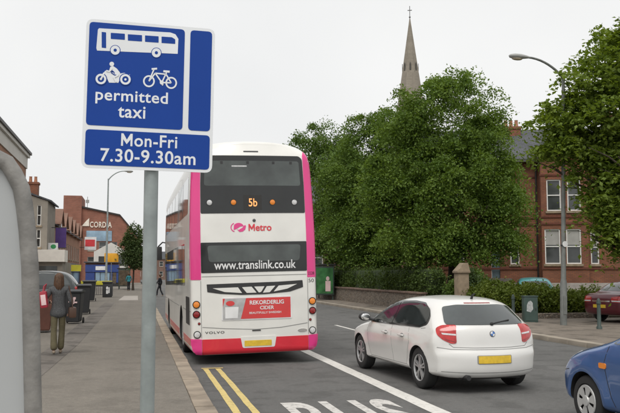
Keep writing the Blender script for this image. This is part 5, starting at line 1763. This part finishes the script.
def wheelie(name, label, loc, rz, sx, h, mat, lidmat, group='bins on the left pavement'):
    t = thing(name, label, 'bin', loc, rz, group)
    m = MB()
    a = [m.bm.verts.new(v) for v in ((-.22 * sx, -.27, .06), (.22 * sx, -.27, .06), (.22 * sx, .24, .06), (-.22 * sx, .24, .06))]
    b = [m.bm.verts.new(v) for v in ((-.28 * sx, -.34, h), (.28 * sx, -.34, h), (.28 * sx, .33, h), (-.28 * sx, .33, h))]
    m.bm.faces.new(a[::-1])
    m.bm.faces.new(b)
    for k in range(4): m.bm.faces.new((a[k], a[(k + 1) % 4], b[(k + 1) % 4], b[k]))
    bmesh.ops.bevel(m.bm, geom=m.bm.edges[:], offset=.025, segments=2, affect='EDGES')
    m.build('body', mat, t)
    m = MB()
    m.prism([(-.31 * sx, -.38, h + .003), (-.31 * sx, -.38, h + .05), (-.31 * sx, -.1, h + .11), (-.31 * sx, .36, h + .08), (-.31 * sx, .36, h + .003)], (.62 * sx, 0, 0))
    bmesh.ops.bevel(m.bm, geom=m.bm.edges[:], offset=.015, segments=2, affect='EDGES')
    m.build('lid', lidmat, t)
    MB().tube([(-.26 * sx, .40, h - .02), (.26 * sx, .40, h - .02)], .016, 8).build('handle', lidmat, t)
    for s in (-1, 1):
        MB().lathe([(0, -.02), (.09, -.02), (.1, 0), (.09, .025), (0, .025)], 20, X_axis((s * .27 * sx, .24, .10), s)).build('wheel', MT['rubber'], t)
    return t
wheelie('wheelie_bin', 'rusty red bin with black lid standing just left of the walking woman', (-2.62, 23.2, .116), R(8), 1.15, 1.10, MT['binrust'], MT['binblack'])
wb = wheelie('wheelie_bin', 'black wheelie bin with pink and white stickers on its front', (-2.0, 27.0, .116), R(-6), .95, 1.02, MT['binblack'], MT['binblack'])
m = MB()
rnd = random.Random(9)
for k in range(7):
    x, z = rnd.uniform(-.13, .12), rnd.uniform(.52, .88)
    m.box(x, x + rnd.uniform(.06, .12), -.345, -.335, z, z + rnd.uniform(.04, .09))
m.build('sticker', MT['bagpink'], wb)
wheelie('wheelie_bin', 'large black bin directly behind the stickered bin', (-2.1, 33.2, .116), R(5), .95, 1.12, MT['binblack'], MT['binblack'])
wheelie('wheelie_bin', 'black bin standing against the yellow topped barrier', (-2.75, 48.5, .116), R(0), 1.3, 1.15, MT['binblack'], MT['binblack'])
lb_ = thing('litter_bin', 'slim black litter bin with a white figure on it beside the pale lamp post', 'bin', (-2.0, 56.8, .116))
MB().box(-.32, .32, -.28, .28, 0, .98, bev=.03).box(-.36, .36, -.32, .32, .982, 1.1, bev=.04).build('body', MT['binblack'], lb_)
MB().box(-.08, .06, -.288, -.281, .25, .5).blob((-.01, -.283, .64), (.08, .006, .12), 10).box(.08, .16, -.288, -.281, .3, .7).build('sticker', MT['platewhite'], lb_)

Br = thing('pedestrian_barrier', 'black railing barrier with a bright yellow top panel across the left pavement', 'barrier', (-2.9, 60, .116))
m = MB()
for k in range(17): m.tube([(-1.1 + k * .14, 0, .1), (-1.1 + k * .14, 0, .82)], .014, 6)
m.tube([(-1.15, 0, .1), (1.15, 0, .1)], .02, 6).tube([(-1.15, 0, .0), (-1.15, 0, 1.1)], .025, 8).tube([(1.15, 0, .0), (1.15, 0, 1.1)], .025, 8)
m.build('railing', MT['darkplastic'], Br)
MB().box(-1.12, 1.12, -.03, .03, .82, 1.12, bev=.01).build('panel', MT['barrieryellow'], Br)

Ys = thing('road_sign', 'square yellow sign on a thin post beside the far blue shop', 'sign', (-2.5, 80, .116))
MB().tube([(0, 0, -.03), (0, 0, 3.7)], .035, 8).build('post', MT['galv'], Ys)
MB().box(-.68, .68, -.07, -.04, 2.8, 3.68, bev=.02).build('plate', MT['shopyellow'], Ys)
Pb = thing('shop_banner', 'purple banner hanging from the terrace wall above the white fascia', 'banner', (-6.45, 62.6, 3.7))
MB().tube([(-.02, 0, 1.6), (1.12, 0, 1.6)], .03, 8).tube([(-.02, 0, .05), (1.12, 0, .05)], .03, 8).build('bracket', MT['darkplastic'], Pb)
MB().box(.28, 1.08, -.02, .02, .06, 1.58).build('fabric', MT['purple'], Pb)
Gb = thing('shop_sign', 'green and white projecting sign in front of the purple banner', 'sign', (-6.5, 60.9, 3.5))
MB().box(.0, .7, -.04, .04, .0, .55).build('board', MT['platewhite'], Gb)
MB().blob((.38, -.042, .28), (.2, .006, .17), 14).build('emblem', MT['bannergreen'], Gb)
Rs = thing('shop_sign', 'red and white projecting sign near the far end of the terrace', 'sign', (-6.5, 93.2, 4.5))
MB().tube([(0, 0, .3), (.6, 0, .3)], .03, 8).tube([(0, 0, 1.3), (.6, 0, 1.3)], .03, 8).build('bracket', MT['darkplastic'], Rs)
MB().box(.55, 1.85, -.05, .05, 0, 1.5).build('board', MT['platewhite'], Rs)
MB().box(.62, 1.7, -.058, -.051, .40, 1.2).build('panel', MT['signred'], Rs)
Yb = thing('shop_sign', 'small yellow board under the white fascia', 'sign', (-5.0, 63.2, 1.95))
MB().box(0, .75, -.03, .03, 0, .5).build('board', MT['barrieryellow'], Yb)
MB().tube([(.1, 0, -1.85), (.1, 0, .02)], .03, 8).tube([(.65, 0, -1.85), (.65, 0, .02)], .03, 8).build('leg', MT['darkplastic'], Yb)

# ================================================================== PEOPLE
def skin_part(name, joints, edges, root, mat, parent, lv=2, smooth_shade=True):
    """one continuous surface grown round a skeleton: joints = {key: (x, y, z, r[, r2])}"""
    keys = list(joints)
    idx = {k: i for i, k in enumerate(keys)}
    me = bpy.data.meshes.new(name)
    me.from_pydata([joints[k][:3] for k in keys], [(idx[a], idx[b]) for a, b in edges], [])
    o = link(bpy.data.objects.new(name, me))
    sm = o.modifiers.new('skin', 'SKIN')
    sm.use_smooth_shade = True
    for k in keys:
        v = me.skin_vertices[0].data[idx[k]]
        r = joints[k][3:]
        v.radius = (r[0], r[-1])
        v.use_root = k == root
    su = o.modifiers.new('sub', 'SUBSURF')
    su.levels = su.render_levels = lv
    bpy.context.view_layer.update()
    dg = bpy.context.evaluated_depsgraph_get()
    m2 = bpy.data.meshes.new_from_object(o.evaluated_get(dg))
    bpy.data.objects.remove(o)
    bpy.data.meshes.remove(me)
    m2.name = name
    for p in m2.polygons: p.use_smooth = True
    m2.materials.append(mat)
    o = link(bpy.data.objects.new(name, m2))
    o.parent = parent
    return o

def person(label, loc, rz, arms, legs, jacket, trousers, hair, hairlen, coat_z=.84, group=None, fingers=True):
    """arms/legs: joint positions for l and r; faces +y"""
    t = thing('person', label, 'person', loc, rz, group)
    J = {'pel': (0, 0, .93, .10, .07), 'sp': (0, -.01, 1.13, .09, .065), 'ch': (0, -.01, 1.31, .11, .075), 'nk': (0, 0, 1.455, .05), 'n2': (0, .012, 1.51, .046), 'hd0': (0, .025, 1.565, .066, .075), 'hd': (0, .02, 1.63, .072, .083), 'hd2': (0, .015, 1.685, .048, .055)}
    E = [('pel', 'sp'), ('sp', 'ch'), ('ch', 'nk'), ('nk', 'n2'), ('n2', 'hd0'), ('hd0', 'hd'), ('hd', 'hd2')]
    JK = {'hem': (0, 0, coat_z, .215, .15), 'hip': (0, 0, (coat_z + 1.12) / 2, .19, .13), 'wa': (0, -.005, 1.12, .15, .105), 'ch': (0, -.012, 1.30, .175, .115), 'sh': (0, -.008, 1.40, .12, .085), 'col': (0, .0, 1.47, .068, .062)}
    EK = [('hem', 'hip'), ('hip', 'wa'), ('wa', 'ch'), ('ch', 'sh'), ('sh', 'col')]
    TR = {'w': (0, 0, 1.0, .13, .10), 'p': (0, 0, .90, .135, .10)}
    ET = [('w', 'p')]
    for s, sx in (('l', -1), ('r', 1)):
        el, wr = arms[s]
        sh = (sx * .175, -.01, 1.385)
        J['s' + s] = (*sh, .045)
        J['e' + s] = (*el, .036)
        J['w' + s] = (*wr, .024)
        d = (Vector(wr) - Vector(el)).normalized()
        pm = Vector(wr) + d * .06
        J['p' + s] = (*pm, .034, .018)
        E += [('ch', 's' + s), ('s' + s, 'e' + s), ('e' + s, 'w' + s), ('w' + s, 'p' + s)]
        side = d.cross(Vector((sx, 0, 0)))
        side = side.normalized() if side.length > .1 else Vector((0, 1, 0))
        inn = side.cross(d).normalized()
        if fingers:
            for k, (o_, ln) in enumerate(((-.027, .06), (-.009, .075), (.009, .08), (.027, .07))):
                a = pm + side * o_ + d * .035
                J[f'f{s}{k}a'] = (*a, .0095)
                b_ = a + d * ln * .55 - inn * .012 * sx
                J[f'f{s}{k}b'] = (*b_, .0085)
                c_ = b_ + d * ln * .3 - inn * .025 * sx
                J[f'f{s}{k}c'] = (*c_, .007)
                E += [('p' + s, f'f{s}{k}a'), (f'f{s}{k}a', f'f{s}{k}b'), (f'f{s}{k}b', f'f{s}{k}c')]
            a = Vector(wr) + d * .03 + side * .035
            J[f't{s}a'] = (*a, .011)
            b_ = a + d * .04 + side * .02
            J[f't{s}b'] = (*b_, .0085)
            E += [('w' + s, f't{s}a'), (f't{s}a', f't{s}b')]
        JK['s' + s] = (sx * .165, -.01, 1.375, .07, .075)
        JK['u' + s] = (*(Vector(sh) * .5 + Vector(el) * .5), .06)
        JK['e' + s] = (*el, .054)
        JK['w' + s] = (*wr, .044)
        EK += [('sh', 's' + s), ('s' + s, 'u' + s), ('u' + s, 'e' + s), ('e' + s, 'w' + s)]
        kn, an, to = legs[s]
        J['h' + s] = (sx * .085, 0, .88, .075)
        J['k' + s] = (*kn, .05)
        J['a' + s] = (*an, .034)
        J['t' + s] = (*to, .028)
        E += [('pel', 'h' + s), ('h' + s, 'k' + s), ('k' + s, 'a' + s), ('a' + s, 't' + s)]
        TR['h' + s] = (sx * .082, 0, .84, .086, .092)
        TR['k' + s] = (*kn, .062, .067)
        TR['a' + s] = (an[0], an[1], an[2] - .02, .070, .082)
        ET += [('p', 'h' + s), ('h' + s, 'k' + s), ('k' + s, 'a' + s)]
        an, to = Vector(an), Vector(to)
        f = (to - an)
        f.z = 0
        f.normalize()
        skin_part('shoe', {'a': (*(an - f * .045 + Vector((0, 0, -.045))), .036, .036), 'b': (*(an + f * .06 + Vector((0, 0, -.05))), .042, .032), 'c': (*(to + Vector((0, 0, -.008))), .036, .026)}, [('a', 'b'), ('b', 'c')], 'a', MT['shoe'], t)
    body = skin_part('body', J, E, 'pel', MT['skin'], t)
    # face: nose, eyes, mouth, ears
    fm = MB().blob((0, .108, 1.60), (.012, .018, .02), 8)
    for sx in (-1, 1): fm.blob((sx * .075, .015, 1.615), (.012, .022, .03), 8)
    fm.build('face', MT['skin'], body)
    em = MB()
    for sx in (-1, 1): em.blob((sx * .03, .094, 1.63), (.012, .008, .007), 8)
    em.build('eye', MT['darkcloth'], body)
    MB().blob((0, .094, 1.562), (.024, .008, .006), 8).build('mouth', MT['bagred'], body)
    skin_part('jacket', JK, EK, 'wa', MT[jacket], t)
    skin_part('trousers', TR, ET, 'p', MT[trousers], t)
    bm = bmesh.new()
    bmesh.ops.create_uvsphere(bm, u_segments=40, v_segments=28, radius=1)
    rnd = random.Random(len(label))
    ph = [rnd.uniform(0, 6.28) for _ in range(6)]
    for v in bm.verts:
        x, y, z = v.co
        low = max(0, -z)
        az = math.atan2(y, x)
        wv = 1 + .05 * math.sin(7 * az + ph[0] + 3 * z) + .03 * math.sin(15 * az + ph[1] - 5 * z) + .02 * math.sin(27 * az + ph[2])
        wide = 1 + low * hairlen * 2.4
        nx, ny, nz_ = x * .098 * wv * wide, y * .112 * wv * (1 + low * hairlen * .6) - .015 - .02 * low, z * .112
        if z < 0: nz_ -= hairlen * low * (1.0 + .12 * math.sin(11 * az + ph[3])) * (1 if y < .35 else .25)
        if y > .35: ny = min(ny, .068)
        v.co = (nx, ny, nz_ + 1.635)
    hm = MB()
    hm.bm.free()
    hm.bm = bm
    hm.build('hair', MT[hair], t, angle=80)
    return t
Wm = person('woman with brown hair in a grey jacket and olive trousers walking away on the pavement', (-1.56, 16.85, .116), R(4),
            {'l': ((-.30, -.05, 1.14), (-.20, .17, 1.10)), 'r': ((.27, -.05, 1.13), (.235, .10, .93))},
            {'l': ((-.085, -.03, .50), (-.07, -.10, .10), (-.08, .02, .045)), 'r': ((.085, .06, .49), (.06, .08, .095), (.065, .22, .045))},
            'tweed', 'olive', 'hair', .20, coat_z=.75)
Wm.scale = (.93, .95, .95)
Hb = thing('handbag', 'brown leather shoulder bag hanging at the right hip of the walking woman', 'bag', (-1.285, 16.85, .85), R(8))
m = MB().box(-.075, .075, -.15, .15, 0, .22, bev=.04)
m.build('pouch', MT['bagbrown'], Hb)
MB().tube([(0, -.12, .2), (-.02, -.07, .40), (-.085, -.02, .655), (-.06, .06, .60), (0, .12, .2)], .011, 8).build('strap', MT['bagbrown'], Hb)
Rb = thing('shoulder_bag', 'shiny red and pale pink bag tucked under the left arm of the walking woman', 'bag', (-1.815, 16.78, 1.06), R(0), None, ry=R(-8))
MB().box(-.075, .075, -.16, .13, 0, .34, bev=.04).build('pouch', MT['bagred'], Rb)
MB().box(-.045, .05, -.168, -.161, .06, .27, bev=.003).build('label_panel', MT['bagpink'], Rb)
MB().tube([(0, -.1, .32), (.03, -.05, .44), (.08, -.0, .475), (.05, .05, .42), (0, .1, .32)], .010, 8).build('strap', MT['bagred'], Rb)

person('person in a bright teal coat standing by the far street tree', (-.75, 77.5, .116), R(25), {'l': ((-.27, 0, 1.12), (-.24, .12, .92)), 'r': ((.27, 0, 1.12), (.24, .12, .92))},
       {'l': ((-.09, .0, .5), (-.09, -.03, .1), (-.09, .1, .045)), 'r': ((.09, .05, .5), (.09, .03, .1), (.09, .16, .045))}, 'teal', 'darkcloth', 'hair', .05, fingers=False)
person('person in dark clothes crossing the far road left of the bus', (1.75, 62, .0), R(70), {'l': ((-.27, .08, 1.12), (-.24, .22, .95)), 'r': ((.27, -.08, 1.12), (.24, -.05, .9))},
       {'l': ((-.09, .14, .5), (-.09, .2, .1), (-.09, .33, .045)), 'r': ((.09, -.05, .5), (.09, -.25, .12), (.09, -.14, .045))}, 'darkcloth', 'darkcloth', 'hair', .0, coat_z=.9, fingers=False)
